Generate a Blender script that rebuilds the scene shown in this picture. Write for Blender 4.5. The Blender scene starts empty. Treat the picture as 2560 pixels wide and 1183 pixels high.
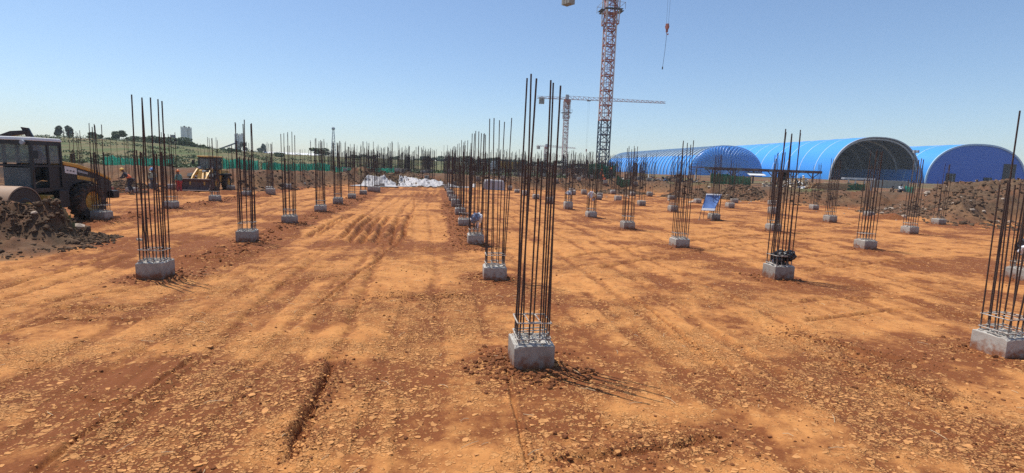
import bpy, bmesh, math, random
import numpy as np
from mathutils import Vector, Matrix

random.seed(7)
RNG = np.random.default_rng(7)
scene = bpy.context.scene
COL = scene.collection

# ---------------------------------------------------------------- camera
F_PX, PW, PH = 1300.0, 2560.0, 1183.0
CAM = np.array([0.0, 0.0, 2.8])
AX_R = np.array([0.98869539, -0.14604204, 0.03395792])
AX_U = np.array([-0.01428602, 0.13369473, 0.99091959])
AX_F = np.array([0.14925591, 0.98020276, -0.13009701])
cam_data = bpy.data.cameras.new('camera')
cam_data.sensor_width = 36.0
cam_data.lens = F_PX / PW * 36.0
cam_data.clip_start = 0.05
cam_data.clip_end = 12000.0
cam = bpy.data.objects.new('camera', cam_data)
COL.objects.link(cam)
m = Matrix.Identity(4)
for i in range(3):
    m[i][0], m[i][1], m[i][2], m[i][3] = AX_R[i], AX_U[i], -AX_F[i], CAM[i]
cam.matrix_world = m
scene.camera = cam

# ---------------------------------------------------------------- sky, sun, exposure
SUN_EL = math.radians(66.0)
SUN_H = np.array([-0.76, 0.65])            # horizontal direction towards the sun
world = bpy.data.worlds.new('World')
scene.world = world
world.use_nodes = True
wn = world.node_tree
bg = wn.nodes['Background']
sky = wn.nodes.new('ShaderNodeTexSky')
sky.sky_type = 'NISHITA'
sky.sun_disc = False
sky.sun_elevation = SUN_EL
sky.sun_rotation = math.atan2(SUN_H[0], SUN_H[1])
sky.altitude = 200.0
sky.air_density = 1.0
sky.dust_density = 0.6
sky.ozone_density = 4.6
bg.inputs['Strength'].default_value = 0.134
wn.links.new(sky.outputs['Color'], bg.inputs['Color'])

sun_data = bpy.data.lights.new('sun', 'SUN')
sun_data.energy = 5.0
sun_data.angle = math.radians(0.45)
sun_data.color = (1.0, 0.95, 0.87)
sun = bpy.data.objects.new('sun', sun_data)
COL.objects.link(sun)
sv = Vector((SUN_H[0] * math.cos(SUN_EL), SUN_H[1] * math.cos(SUN_EL), math.sin(SUN_EL))).normalized()
sun.rotation_euler = sv.to_track_quat('Z', 'Y').to_euler()
sun.location = (-30, 30, 80)

vs = scene.view_settings
vs.view_transform = 'Standard'
vs.look = 'None'
vs.exposure = 0.09
vs.gamma = 1.0
vs.use_curve_mapping = False
scene.render.engine = 'CYCLES'
scene.cycles.max_bounces = 5
scene.cycles.diffuse_bounces = 2
scene.cycles.glossy_bounces = 2
scene.cycles.transmission_bounces = 6
scene.cycles.use_denoising = False
scene.cycles.denoiser = 'OPENIMAGEDENOISE'
scene.cycles.denoising_input_passes = 'RGB_ALBEDO_NORMAL'


# ---------------------------------------------------------------- measuring helpers
def ray(px, py):
    return AX_R * (px - PW / 2) / F_PX - AX_U * (py - PH / 2) / F_PX + AX_F


def un(px, py, z=0.0):
    """where the sight line of a photo pixel meets height z"""
    d = ray(px, py)
    return CAM + d * ((z - CAM[2]) / d[2])


def at_y(px, py, y):
    d = ray(px, py)
    return CAM + d * ((y - CAM[1]) / d[1])


# ---------------------------------------------------------------- noise (numpy)
def _hash(ix, iy, seed):
    h = (ix.astype(np.int64) * 374761393 + iy.astype(np.int64) * 668265263 + seed * 974634777) & 0x7fffffff
    h = ((h ^ (h >> 13)) * 1274126177) & 0x7fffffff
    return ((h ^ (h >> 16)) & 0xffff) / 65535.0


def vnoise(x, y, seed=0):
    ix, iy = np.floor(x), np.floor(y)
    fx, fy = x - ix, y - iy
    ux, uy = fx * fx * (3 - 2 * fx), fy * fy * (3 - 2 * fy)
    a, b = _hash(ix, iy, seed), _hash(ix + 1, iy, seed)
    c, d = _hash(ix, iy + 1, seed), _hash(ix + 1, iy + 1, seed)
    return (a * (1 - ux) + b * ux) * (1 - uy) + (c * (1 - ux) + d * ux) * uy


def fbm(x, y, octaves=4, seed=0, gain=0.5):
    s, a, t = np.zeros_like(x), 1.0, 0.0
    ca, sa = math.cos(0.6), math.sin(0.6)
    for o in range(octaves):
        s += a * vnoise(x, y, seed + o * 17)
        t += a
        a *= gain
        x, y = (x * ca - y * sa) * 2.03 + 11.3, (x * sa + y * ca) * 2.03 + 5.7
    return s / t


def sstep(a, b, v):
    t = np.clip((v - a) / (b - a), 0, 1)
    return t * t * (3 - 2 * t)


def seg_dist(px, py, ax, ay, bx, by):
    dx, dy = bx - ax, by - ay
    t = np.clip(((px - ax) * dx + (py - ay) * dy) / (dx * dx + dy * dy + 1e-12), 0, 1)
    return np.hypot(px - ax - t * dx, py - ay - t * dy), t


# ---------------------------------------------------------------- mesh building
class MB:
    """collects shapes into one mesh"""

    def __init__(self):
        self.v, self.f, self.mi = [], [], []
        self.cur = 0

    def add(self, vs_, fs_):
        n = len(self.v)
        self.v += [tuple(p) for p in vs_]
        for f in fs_:
            self.f.append(tuple(i + n for i in f))
            self.mi.append(self.cur)
        return self

    def box(self, c, s, R=None, taper=1.0):
        hx, hy, hz = s[0] / 2, s[1] / 2, s[2] / 2
        pts = []
        for z in (-1, 1):
            k = taper if z > 0 else 1.0
            for x, y in ((-1, -1), (1, -1), (1, 1), (-1, 1)):
                p = Vector((x * hx * k, y * hy * k, z * hz))
                if R is not None:
                    p = R @ p
                pts.append((p[0] + c[0], p[1] + c[1], p[2] + c[2]))
        return self.add(pts, [(3, 2, 1, 0), (4, 5, 6, 7), (0, 1, 5, 4), (1, 2, 6, 5), (2, 3, 7, 6), (3, 0, 4, 7)])

    def bar(self, a, b, w, h=None):
        a, b = Vector(a), Vector(b)
        d = b - a
        L = d.length
        if L < 1e-6:
            return self
        R = d.to_track_quat('Z', 'Y').to_matrix()
        return self.box((a + b) / 2, (w, h or w, L), R)

    def cyl(self, a, b, r0, r1=None, n=10, caps=True):
        a, b = Vector(a), Vector(b)
        r1 = r0 if r1 is None else r1
        R = (b - a).to_track_quat('Z', 'Y').to_matrix()
        pts = []
        for c, r in ((a, r0), (b, r1)):
            for i in range(n):
                t = 2 * math.pi * i / n
                p = R @ Vector((math.cos(t) * r, math.sin(t) * r, 0))
                pts.append(c + p)
        fs_ = [(i, (i + 1) % n, n + (i + 1) % n, n + i) for i in range(n)]
        if caps:
            fs_ += [tuple(range(n - 1, -1, -1)), tuple(range(n, 2 * n))]
        return self.add(pts, fs_)

    def tube(self, pts, r, n=8, caps=True):
        for i in range(len(pts) - 1):
            self.cyl(pts[i], pts[i + 1], r if not isinstance(r, (list, tuple)) else r[i],
                     None if not isinstance(r, (list, tuple)) else r[i + 1], n, caps)
        return self

    def prism(self, prof, axis, lo, hi):
        """prof: 2D outline (u, v); axis 'x': (lo..hi, u, v), 'y': (u, lo..hi, v), 'z': (u, v, lo..hi)"""
        n = len(prof)
        def P(u, v, w):
            return {'x': (w, u, v), 'y': (u, w, v), 'z': (u, v, w)}[axis]
        pts = [P(u, v, lo) for u, v in prof] + [P(u, v, hi) for u, v in prof]
        fs_ = [(i, (i + 1) % n, n + (i + 1) % n, n + i) for i in range(n)]
        fs_ += [tuple(range(n - 1, -1, -1)), tuple(range(n, 2 * n))]
        return self.add(pts, fs_)

    def lathe(self, prof, n=24, axis='z', c=(0, 0, 0)):
        """prof: (radius, height) pairs"""
        pts, m_ = [], len(prof)
        for r, h in prof:
            for i in range(n):
                t = 2 * math.pi * i / n
                a_, b_ = r * math.cos(t), r * math.sin(t)
                q = {'z': (a_, b_, h), 'y': (a_, h, b_), 'x': (h, a_, b_)}[axis]
                pts.append((q[0] + c[0], q[1] + c[1], q[2] + c[2]))
        fs_ = []
        for j in range(m_ - 1):
            for i in range(n):
                fs_.append((j * n + i, j * n + (i + 1) % n, (j + 1) * n + (i + 1) % n, (j + 1) * n + i))
        return self.add(pts, fs_)

    def mesh(self, name, mats, smooth=False):
        me = bpy.data.meshes.new(name)
        me.from_pydata(self.v, [], self.f)
        for mt in (mats if isinstance(mats, (list, tuple)) else [mats]):
            me.materials.append(mt)
        me.polygons.foreach_set('material_index', self.mi)
        bm = bmesh.new()
        bm.from_mesh(me)
        bmesh.ops.recalc_face_normals(bm, faces=bm.faces)
        bm.to_mesh(me)
        bm.free()
        if smooth:
            me.polygons.foreach_set('use_smooth', [True] * len(me.polygons))
            try:
                me.set_sharp_from_angle(angle=math.radians(40))
            except Exception:
                pass
        me.update()
        return me

    def build(self, name, mats, parent=None, smooth=False, bevel=0.0):
        o = bpy.data.objects.new(name, self.mesh(name, mats, smooth))
        COL.objects.link(o)
        o.parent = parent
        if bevel:
            b = o.modifiers.new('bevel', 'BEVEL')
            b.width = bevel
            b.segments = 2
            b.limit_method = 'ANGLE'
        return o


def fast_mesh(name, verts, faces, mats, smooth=False, mat_idx=None):
    """verts Nx3 array, faces MxK array (all faces K corners)"""
    verts, faces = np.asarray(verts, np.float32), np.asarray(faces, np.int32)
    k = faces.shape[1]
    me = bpy.data.meshes.new(name)
    me.vertices.add(len(verts))
    me.vertices.foreach_set('co', verts.ravel())
    me.loops.add(faces.size)
    me.loops.foreach_set('vertex_index', faces.ravel())
    me.polygons.add(len(faces))
    me.polygons.foreach_set('loop_start', np.arange(0, faces.size, k, dtype=np.int32))
    me.polygons.foreach_set('loop_total', np.full(len(faces), k, np.int32))
    for mt in (mats if isinstance(mats, (list, tuple)) else [mats]):
        me.materials.append(mt)
    if mat_idx is not None:
        me.polygons.foreach_set('material_index', np.asarray(mat_idx, np.int32))
    me.polygons.foreach_set('use_smooth', np.full(len(faces), smooth, bool))
    me.update(calc_edges=True)
    me.validate()
    return me


def link(name, me, parent=None, loc=None):
    o = bpy.data.objects.new(name, me)
    COL.objects.link(o)
    o.parent = parent
    if loc is not None:
        o.location = loc
    return o


def tag(o, label=None, category=None, group=None, kind=None):
    for k_, v_ in (('label', label), ('category', category), ('group', group), ('kind', kind)):
        if v_:
            o[k_] = v_
    return o


def thing(name, label, category, loc=(0, 0, 0), rotz=0.0, group=None):
    o = bpy.data.objects.new(name, None)
    COL.objects.link(o)
    o.empty_display_size = 0.2
    o.location = loc
    o.rotation_euler = (0, 0, rotz)
    return tag(o, label, category, group)


# ---------------------------------------------------------------- materials
def new_mat(name):
    mt = bpy.data.materials.new(name)
    mt.use_nodes = True
    return mt, mt.node_tree, mt.node_tree.nodes['Principled BSDF']


def simple(name, col, rough=0.6, var=0.25, scale=6.0, bump=0.0, metal=0.0, dirt=None, dirt_amt=0.45, spec=0.5, coords='Object'):
    """base colour broken up by noise, optional dirt colour in patches and fine relief"""
    mt, nt, bs = new_mat(name)
    N, L = nt.nodes, nt.links
    tc = N.new('ShaderNodeTexCoord')
    nz = N.new('ShaderNodeTexNoise')
    nz.inputs['Scale'].default_value = scale
    nz.inputs['Detail'].default_value = 6
    nz.inputs['Roughness'].default_value = 0.65
    L.new(tc.outputs[coords], nz.inputs['Vector'])
    mr = N.new('ShaderNodeMapRange')
    mr.inputs['From Min'].default_value = 0.3
    mr.inputs['From Max'].default_value = 0.7
    mr.inputs['To Min'].default_value = 1 - var
    mr.inputs['To Max'].default_value = 1 + var * 0.6
    L.new(nz.outputs['Fac'], mr.inputs['Value'])
    mx = N.new('ShaderNodeMix')
    mx.data_type = 'RGBA'
    mx.blend_type = 'MULTIPLY'
    mx.inputs['Factor'].default_value = 1.0
    mx.inputs['A'].default_value = (*col, 1)
    L.new(mr.outputs['Result'], mx.inputs['B'])
    out = mx.outputs['Result']
    if dirt is not None:
        n2 = N.new('ShaderNodeTexNoise')
        n2.inputs['Scale'].default_value = scale * 0.43
        n2.inputs['Detail'].default_value = 8
        n2.inputs['Roughness'].default_value = 0.7
        L.new(tc.outputs[coords], n2.inputs['Vector'])
        m2 = N.new('ShaderNodeMapRange')
        m2.inputs['From Min'].default_value = 0.72 - dirt_amt * 0.5
        m2.inputs['From Max'].default_value = 0.92 - dirt_amt * 0.5
        L.new(n2.outputs['Fac'], m2.inputs['Value'])
        md = N.new('ShaderNodeMix')
        md.data_type = 'RGBA'
        L.new(m2.outputs['Result'], md.inputs['Factor'])
        L.new(out, md.inputs['A'])
        md.inputs['B'].default_value = (*dirt, 1)
        out = md.outputs['Result']
    L.new(out, bs.inputs['Base Color'])
    bs.inputs['Roughness'].default_value = rough
    bs.inputs['Metallic'].default_value = metal
    bs.inputs['Specular IOR Level'].default_value = spec
    if bump:
        n3 = N.new('ShaderNodeTexNoise')
        n3.inputs['Scale'].default_value = scale * 4
        n3.inputs['Detail'].default_value = 5
        L.new(tc.outputs[coords], n3.inputs['Vector'])
        bp = N.new('ShaderNodeBump')
        bp.inputs['Strength'].default_value = bump
        bp.inputs['Distance'].default_value = 0.02
        L.new(n3.outputs['Fac'], bp.inputs['Height'])
        L.new(bp.outputs['Normal'], bs.inputs['Normal'])
    return mt


DUST = (0.36, 0.17, 0.08)
M = {}
M['concrete'] = simple('concrete', (0.40, 0.36, 0.305), 0.9, 0.16, 5, 0.12, dirt=(0.22, 0.15, 0.10), dirt_amt=0.25)
M['slop'] = simple('rough_concrete', (0.5, 0.47, 0.42), 0.95, 0.45, 22, 0.8, dirt=(0.2, 0.13, 0.09), dirt_amt=0.35)
def stub_mat():
    """board-marked concrete with soil splashed on its foot"""
    mt = simple('stub_concrete', (0.41, 0.37, 0.315), 0.9, 0.2, 6, 0.15, dirt=(0.27, 0.22, 0.18), dirt_amt=0.45)
    nt = mt.node_tree
    N, L = nt.nodes, nt.links
    bs = N['Principled BSDF']
    src = bs.inputs['Base Color'].links[0].from_socket
    tc = N.new('ShaderNodeTexCoord')
    sp = N.new('ShaderNodeSeparateXYZ')
    L.new(tc.outputs['Object'], sp.inputs['Vector'])
    nz = N.new('ShaderNodeTexNoise')
    nz.inputs['Scale'].default_value = 11
    nz.inputs['Detail'].default_value = 6
    oi = N.new('ShaderNodeObjectInfo')
    ad = N.new('ShaderNodeVectorMath')
    ad.operation = 'MULTIPLY_ADD'
    ad.inputs[0].default_value = (7, 11, 5)
    L.new(oi.outputs['Random'], ad.inputs[1])
    L.new(tc.outputs['Object'], ad.inputs[2])
    L.new(ad.outputs[0], nz.inputs['Vector'])
    ma = N.new('ShaderNodeMath')
    ma.operation = 'MULTIPLY_ADD'
    L.new(nz.outputs['Fac'], ma.inputs[0])
    ma.inputs[1].default_value = -0.55
    L.new(sp.outputs['Z'], ma.inputs[2])
    mr = N.new('ShaderNodeMapRange')
    mr.inputs['From Min'].default_value = -0.05
    mr.inputs['From Max'].default_value = -0.24
    L.new(ma.outputs[0], mr.inputs['Value'])
    mx = N.new('ShaderNodeMix')
    mx.data_type = 'RGBA'
    L.new(mr.outputs['Result'], mx.inputs['Factor'])
    L.new(src, mx.inputs['A'])
    mx.inputs['B'].default_value = (0.25, 0.095, 0.042, 1)
    # each pour came out a little different
    tn = N.new('ShaderNodeMapRange')
    tn.inputs['To Min'].default_value = 0.78
    tn.inputs['To Max'].default_value = 1.12
    L.new(oi.outputs['Random'], tn.inputs['Value'])
    m2 = N.new('ShaderNodeMix')
    m2.data_type = 'RGBA'
    m2.blend_type = 'MULTIPLY'
    m2.inputs['Factor'].default_value = 1.0
    L.new(mx.outputs['Result'], m2.inputs['A'])
    L.new(tn.outputs['Result'], m2.inputs['B'])
    L.new(m2.outputs['Result'], bs.inputs['Base Color'])
    return mt


M['stub'] = stub_mat()
M['steel_grey'] = simple('steel_grey', (0.16, 0.17, 0.18), 0.6, 0.3, 3, dirt=(0.2, 0.1, 0.06))
M['black_paint'] = simple('black_paint', (0.018, 0.019, 0.022), 0.45, 0.4, 3, dirt=(0.07, 0.045, 0.03), dirt_amt=0.2)
M['yellow'] = simple('yellow_paint', (0.66, 0.36, 0.06), 0.5, 0.2, 2.5, dirt=(0.30, 0.15, 0.06), dirt_amt=0.4)
M['tyre'] = simple('tyre_rubber', (0.03, 0.028, 0.026), 0.9, 0.4, 8, dirt=(0.2, 0.11, 0.06), dirt_amt=0.55)
M['drum'] = simple('drum_steel', (0.33, 0.22, 0.15), 0.7, 0.25, 3, dirt=(0.42, 0.24, 0.13), dirt_amt=0.6)
M['white'] = simple('white_paint', (0.72, 0.72, 0.7), 0.6, 0.15, 2, dirt=(0.4, 0.33, 0.26), dirt_amt=0.25)
M['cream'] = simple('cream_silo', (0.8, 0.77, 0.7), 0.6, 0.2, 0.4, dirt=(0.38, 0.34, 0.3), dirt_amt=0.3)
M['blue_paint'] = simple('blue_paint', (0.10, 0.2, 0.5), 0.6, 0.2, 1)
M['crane_red'] = simple('crane_red', (0.42, 0.13, 0.085), 0.6, 0.25, 0.6, dirt=(0.35, 0.16, 0.1), dirt_amt=0.3)
M['crane_white'] = simple('crane_white', (0.68, 0.62, 0.58), 0.6, 0.2, 0.5, dirt=(0.45, 0.25, 0.19), dirt_amt=0.3)
M['crane_blue'] = simple('crane_blue_grey', (0.09, 0.12, 0.16), 0.6, 0.25, 0.6, dirt=(0.2, 0.13, 0.1), dirt_amt=0.3)
M['timber'] = simple('timber', (0.46, 0.29, 0.15), 0.85, 0.3, 2.5, 0.2)
M['timber_pale'] = simple('timber_pale', (0.6, 0.46, 0.28), 0.85, 0.3, 2.5)
M['dark_roof'] = simple('dark_rusty_steel', (0.10, 0.055, 0.05), 0.7, 0.35, 2.5, dirt=(0.2, 0.12, 0.09))
M['skin'] = simple('skin', (0.12, 0.06, 0.035), 0.6, 0.1)
M['bark'] = simple('bark', (0.16, 0.11, 0.08), 0.9, 0.35, 4, 0.4)
M['wire'] = simple('wire', (0.08, 0.08, 0.09), 0.6, 0.1)
M['stone'] = simple('stone', (0.42, 0.33, 0.25), 0.95, 0.35, 3, 0.4)


def leaf_mat(name, c1, c2):
    mt, nt, bs = new_mat(name)
    N, L = nt.nodes, nt.links
    tc = N.new('ShaderNodeTexCoord')
    nz = N.new('ShaderNodeTexNoise')
    nz.inputs['Scale'].default_value = 1.6
    nz.inputs['Detail'].default_value = 4
    L.new(tc.outputs['Object'], nz.inputs['Vector'])
    mx = N.new('ShaderNodeMix')
    mx.data_type = 'RGBA'
    mr = N.new('ShaderNodeMapRange')
    mr.inputs['From Min'].default_value = 0.35
    mr.inputs['From Max'].default_value = 0.65
    L.new(nz.outputs['Fac'], mr.inputs['Value'])
    L.new(mr.outputs['Result'], mx.inputs['Factor'])
    mx.inputs['A'].default_value = (*c1, 1)
    mx.inputs['B'].default_value = (*c2, 1)
    L.new(mx.outputs['Result'], bs.inputs['Base Color'])
    bs.inputs['Roughness'].default_value = 0.7
    return mt


M['leaf'] = leaf_mat('leaf_green', (0.07, 0.105, 0.04), (0.15, 0.18, 0.07))
M['leaf_grey'] = leaf_mat('leaf_grey_green', (0.09, 0.11, 0.075), (0.17, 0.19, 0.13))
M['grass'] = leaf_mat('grass_blade', (0.11, 0.135, 0.045), (0.22, 0.21, 0.1))


def rebar_mat():
    """rusty steel with cement splash near the foot"""
    mt, nt, bs = new_mat('rebar_steel')
    N, L = nt.nodes, nt.links
    tc = N.new('ShaderNodeTexCoord')
    nz = N.new('ShaderNodeTexNoise')
    nz.inputs['Scale'].default_value = 9
    nz.inputs['Detail'].default_value = 4
    L.new(tc.outputs['Object'], nz.inputs['Vector'])
    rust = N.new('ShaderNodeMix')
    rust.data_type = 'RGBA'
    rust.inputs['A'].default_value = (0.022, 0.018, 0.018, 1)
    rust.inputs['B'].default_value = (0.09, 0.045, 0.028, 1)
    L.new(nz.outputs['Fac'], rust.inputs['Factor'])
    sp = N.new('ShaderNodeSeparateXYZ')
    L.new(tc.outputs['Object'], sp.inputs['Vector'])
    n2 = N.new('ShaderNodeTexNoise')
    n2.inputs['Scale'].default_value = 30
    L.new(tc.outputs['Object'], n2.inputs['Vector'])
    ma = N.new('ShaderNodeMath')
    ma.operation = 'MULTIPLY_ADD'
    L.new(n2.outputs['Fac'], ma.inputs[0])
    ma.inputs[1].default_value = 0.55
    L.new(sp.outputs['Z'], ma.inputs[2])
    mr = N.new('ShaderNodeMapRange')
    mr.inputs['From Min'].default_value = 0.52
    mr.inputs['From Max'].default_value = 0.28
    L.new(ma.outputs['Value'], mr.inputs['Value'])
    mx = N.new('ShaderNodeMix')
    mx.data_type = 'RGBA'
    L.new(mr.outputs['Result'], mx.inputs['Factor'])
    L.new(rust.outputs['Result'], mx.inputs['A'])
    mx.inputs['B'].default_value = (0.42, 0.38, 0.33, 1)
    L.new(mx.outputs['Result'], bs.inputs['Base Color'])
    bs.inputs['Roughness'].default_value = 0.75
    # rolled ribs of the bar
    wv = N.new('ShaderNodeTexWave')
    wv.bands_direction = 'Z'
    wv.inputs['Scale'].default_value = 22
    L.new(tc.outputs['Object'], wv.inputs['Vector'])
    bp = N.new('ShaderNodeBump')
    bp.inputs['Strength'].default_value = 0.4
    bp.inputs['Distance'].default_value = 0.003
    L.new(wv.outputs['Fac'], bp.inputs['Height'])
    L.new(bp.outputs['Normal'], bs.inputs['Normal'])
    return mt


M['rebar'] = rebar_mat()
M['stirrup'] = simple('stirrup_wire', (0.5, 0.46, 0.4), 0.8, 0.35, 20, dirt=(0.12, 0.06, 0.035), dirt_amt=0.5)


def soil_mat(name, use_attr=True):
    """laterite: pale dusty crust over darker red-brown loose soil, broken into flakes and cracks.
    attribute 'soil': R loose soil, G grey-brown spoil, B grass cover"""
    mt, nt, bs = new_mat(name)
    N, L = nt.nodes, nt.links

    def math_(op, a, b=None, c=None):
        n = N.new('ShaderNodeMath')
        n.operation = op
        for i, v in enumerate((a, b, c)):
            if v is None:
                continue
            if isinstance(v, (int, float)):
                n.inputs[i].default_value = v
            else:
                L.new(v, n.inputs[i])
        return n.outputs[0]

    def rng(v, a, b, c=0.0, d=1.0):
        n = N.new('ShaderNodeMapRange')
        n.inputs['From Min'].default_value = a
        n.inputs['From Max'].default_value = b
        n.inputs['To Min'].default_value = c
        n.inputs['To Max'].default_value = d
        L.new(v, n.inputs['Value'])
        return n.outputs['Result']

    def mix(f, a, b, blend='MIX'):
        n = N.new('ShaderNodeMix')
        n.data_type = 'RGBA'
        n.blend_type = blend
        if isinstance(f, (int, float)):
            n.inputs['Factor'].default_value = f
        else:
            L.new(f, n.inputs['Factor'])
        for s, v in (('A', a), ('B', b)):
            if isinstance(v, tuple):
                n.inputs[s].default_value = (*v, 1)
            else:
                L.new(v, n.inputs[s])
        return n.outputs['Result']

    def noise(vec, scale, detail=5, rough=0.6):
        n = N.new('ShaderNodeTexNoise')
        n.inputs['Scale'].default_value = scale
        n.inputs['Detail'].default_value = detail
        n.inputs['Roughness'].default_value = rough
        L.new(vec, n.inputs['Vector'])
        return n

    geo = N.new('ShaderNodeNewGeometry')
    pos = geo.outputs['Position']
    if use_attr:
        at = N.new('ShaderNodeAttribute')
        at.attribute_name = 'soil'
        sp = N.new('ShaderNodeSeparateColor')
        L.new(at.outputs['Color'], sp.inputs['Color'])
        loose, grey, veg = sp.outputs['Red'], sp.outputs['Green'], sp.outputs['Blue']
    # warped coordinates so that flakes get ragged outlines
    wn_ = noise(pos, 7, 3)
    wv = N.new('ShaderNodeVectorMath')
    wv.operation = 'SCALE'
    L.new(wn_.outputs['Color'], wv.inputs[0])
    wv.inputs['Scale'].default_value = 0.09
    wp = N.new('ShaderNodeVectorMath')
    wp.operation = 'ADD'
    L.new(pos, wp.inputs[0])
    L.new(wv.outputs[0], wp.inputs[1])
    wpos = wp.outputs[0]

    n_big = noise(pos, 0.42, 5, 0.6).outputs['Fac']
    n_mid = noise(pos, 2.1, 6, 0.65).outputs['Fac']
    n_fine = noise(pos, 38, 4, 0.7).outputs['Fac']
    n_rag = noise(pos, 3.3, 7, 0.78).outputs['Fac']
    n_soft = noise(pos, 1.05, 3, 0.5).outputs['Fac']
    patch = math_('ADD', math_('MULTIPLY', rng(n_big, 0.36, 0.64), 0.32), math_('ADD', math_('MULTIPLY', rng(n_soft, 0.36, 0.66), 0.12), math_('MULTIPLY', rng(n_rag, 0.33, 0.67), 0.72)))
    amt = math_('SUBTRACT', patch, 0.22)
    if use_attr:
        amt = math_('ADD', amt, math_('MULTIPLY', at.outputs['Alpha'], 0.12))
        amt = math_('ADD', amt, math_('MULTIPLY_ADD', loose, 1.05, -0.20))
    amt = rng(amt, 0.10, 0.80)
    pale = mix(rng(n_mid, 0.3, 0.75), (0.54, 0.247, 0.079), (0.43, 0.170, 0.052))
    loosec = mix(rng(n_fine, 0.3, 0.75), (0.15, 0.048, 0.0165), (0.235, 0.081, 0.028))
    col = mix(amt, pale, loosec)
    # crazed crust: flakes of several sizes lifted off in patches
    cover = rng(at.outputs['Alpha'], 0.0, 1.0, 0.04, 0.62)
    heights = []
    chip = mix(rng(n_fine, 0.3, 0.7), (0.59, 0.30, 0.113), (0.48, 0.212, 0.072))
    for sc, lo, k in ((12.0, 0.05, 0.8), (29.0, 0.06, 1.0)):
        v1 = N.new('ShaderNodeTexVoronoi')
        v1.inputs['Scale'].default_value = sc
        L.new(wpos, v1.inputs['Vector'])
        v2 = N.new('ShaderNodeTexVoronoi')
        v2.feature = 'DISTANCE_TO_EDGE'
        v2.inputs['Scale'].default_value = sc
        L.new(wpos, v2.inputs['Vector'])
        sc_ = N.new('ShaderNodeSeparateColor')
        L.new(v1.outputs['Color'], sc_.inputs['Color'])
        here = rng(math_('SUBTRACT', math_('MULTIPLY', cover, k), sc_.outputs['Red']), -0.01, 0.02)
        inner = rng(v2.outputs['Distance'], lo * 0.7, lo * 2.4)
        rim = rng(v2.outputs['Distance'], lo * 1.6, 0.0)
        gap = math_('MULTIPLY', math_('MULTIPLY', rim, cover), 1.25 * k)
        col = mix(gap, col, (0.12, 0.04, 0.013))
        f = math_('MULTIPLY', here, inner)
        tone = mix(sc_.outputs['Green'], chip, mix(0.55, chip, col))
        col = mix(math_('MULTIPLY', f, 0.85), col, tone)
        heights.append(math_('SUBTRACT', f, math_('MULTIPLY', gap, 0.6)))
    if use_attr:
        nf2 = noise(pos, 3.2, 7, 0.75).outputs['Fac']
        spoil = mix(rng(nf2, 0.35, 0.68), (0.06, 0.038, 0.024), (0.17, 0.106, 0.062))
        spoil = mix(rng(n_big, 0.42, 0.7), spoil, (0.16, 0.072, 0.037))
        col = mix(grey, col, spoil)
        n_v = noise(pos, 0.11, 8, 0.7).outputs['Fac']
        n_v2 = noise(pos, 0.5, 9, 0.8).outputs['Fac']
        grass = mix(rng(n_v, 0.42, 0.58), (0.155, 0.125, 0.06), (0.075, 0.105, 0.034))
        grass = mix(rng(n_v2, 0.5, 0.72), grass, (0.18, 0.145, 0.08))
        col = mix(math_('MULTIPLY', veg, rng(n_v2, 0.2, 0.45)), col, grass)
    L.new(col, bs.inputs['Base Color'])
    bs.inputs['Roughness'].default_value = 0.95
    bs.inputs['Specular IOR Level'].default_value = 0.15
    h = math_('ADD', math_('MULTIPLY', heights[0], 0.8), math_('MULTIPLY', heights[1], 0.6))
    h = math_('ADD', h, math_('MULTIPLY', n_fine, 0.5))
    h = math_('ADD', h, math_('MULTIPLY', n_mid, 1.2))
    bp = N.new('ShaderNodeBump')
    bp.inputs['Strength'].default_value = 0.9
    bp.inputs['Distance'].default_value = 0.014
    L.new(h, bp.inputs['Height'])
    L.new(bp.outputs['Normal'], bs.inputs['Normal'])
    return mt


M['soil'] = soil_mat('laterite_ground')
M['flake'] = simple('crust_flake', (0.53, 0.25, 0.09), 0.95, 0.4, 9, spec=0.15)
M['clod'] = simple('soil_clod', (0.20, 0.075, 0.03), 0.95, 0.4, 4, 0.5, spec=0.15)
M['spoil_clod'] = simple('spoil_clod', (0.115, 0.072, 0.044), 0.95, 0.5, 2.5, 0.5, spec=0.15)

# ---------------------------------------------------------------- where the columns stand
GRID_X = {'Y': -22.0, 'Z': -14.06, 'A': -6.30, 'B': 1.47, 'C': 9.46, 'D': 17.50, 'E': 25.60, 'F': 33.76}
GRID_K = {'Y': range(5, 9), 'Z': range(3, 10), 'A': range(1, 11), 'B': range(0, 11), 'C': range(0, 11),
          'D': range(1, 11), 'E': range(3, 10), 'F': range(4, 8)}
ROW_TXT = {'Y': 'the far left row behind the road roller', 'Z': 'the row beside the road roller',
           'A': 'the row left of the open dirt lane', 'B': 'the middle row right of the open dirt lane',
           'C': 'the second row right of the dirt lane', 'D': 'the row passing the blue propped sheet',
           'E': 'the row just right of the blue propped sheet', 'F': 'the rightmost row before the earth bank'}
COLS = []                                  # (row, k, x, y)
for r_, ks in GRID_K.items():
    for k_ in ks:
        COLS.append((r_, k_, GRID_X[r_] + RNG.normal(0, 0.05), 7.09 + 5.836 * k_ + RNG.normal(0, 0.05)))
EXTRA = [(1838, 508), (1722, 492), (1582, 490), (1533, 486), (1497, 500), (1433, 488), (675, 488), (942, 482), (575, 475), (283, 470), (380, 472)]
XTXT = ['tall concrete stub at the foot of the earth bank, beyond the blue sheet', 'concrete stub by the bank foot behind the small soil heap',
        'concrete stub half way between the dirt heap and the green netting', 'pale concrete stub near the site workers, right of the tower crane mast',
        'concrete stub directly below the tower crane mast', 'concrete stub between the crane masts before the dark thicket',
        'concrete stub standing off line, right of the wheel loader', 'concrete stub close to the left end of the white sheet',
        'concrete stub just right of the wheel loader rear wheel', 'concrete stub behind the stooping worker in orange vest',
        'concrete stub behind the worker with blue helmet']
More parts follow.
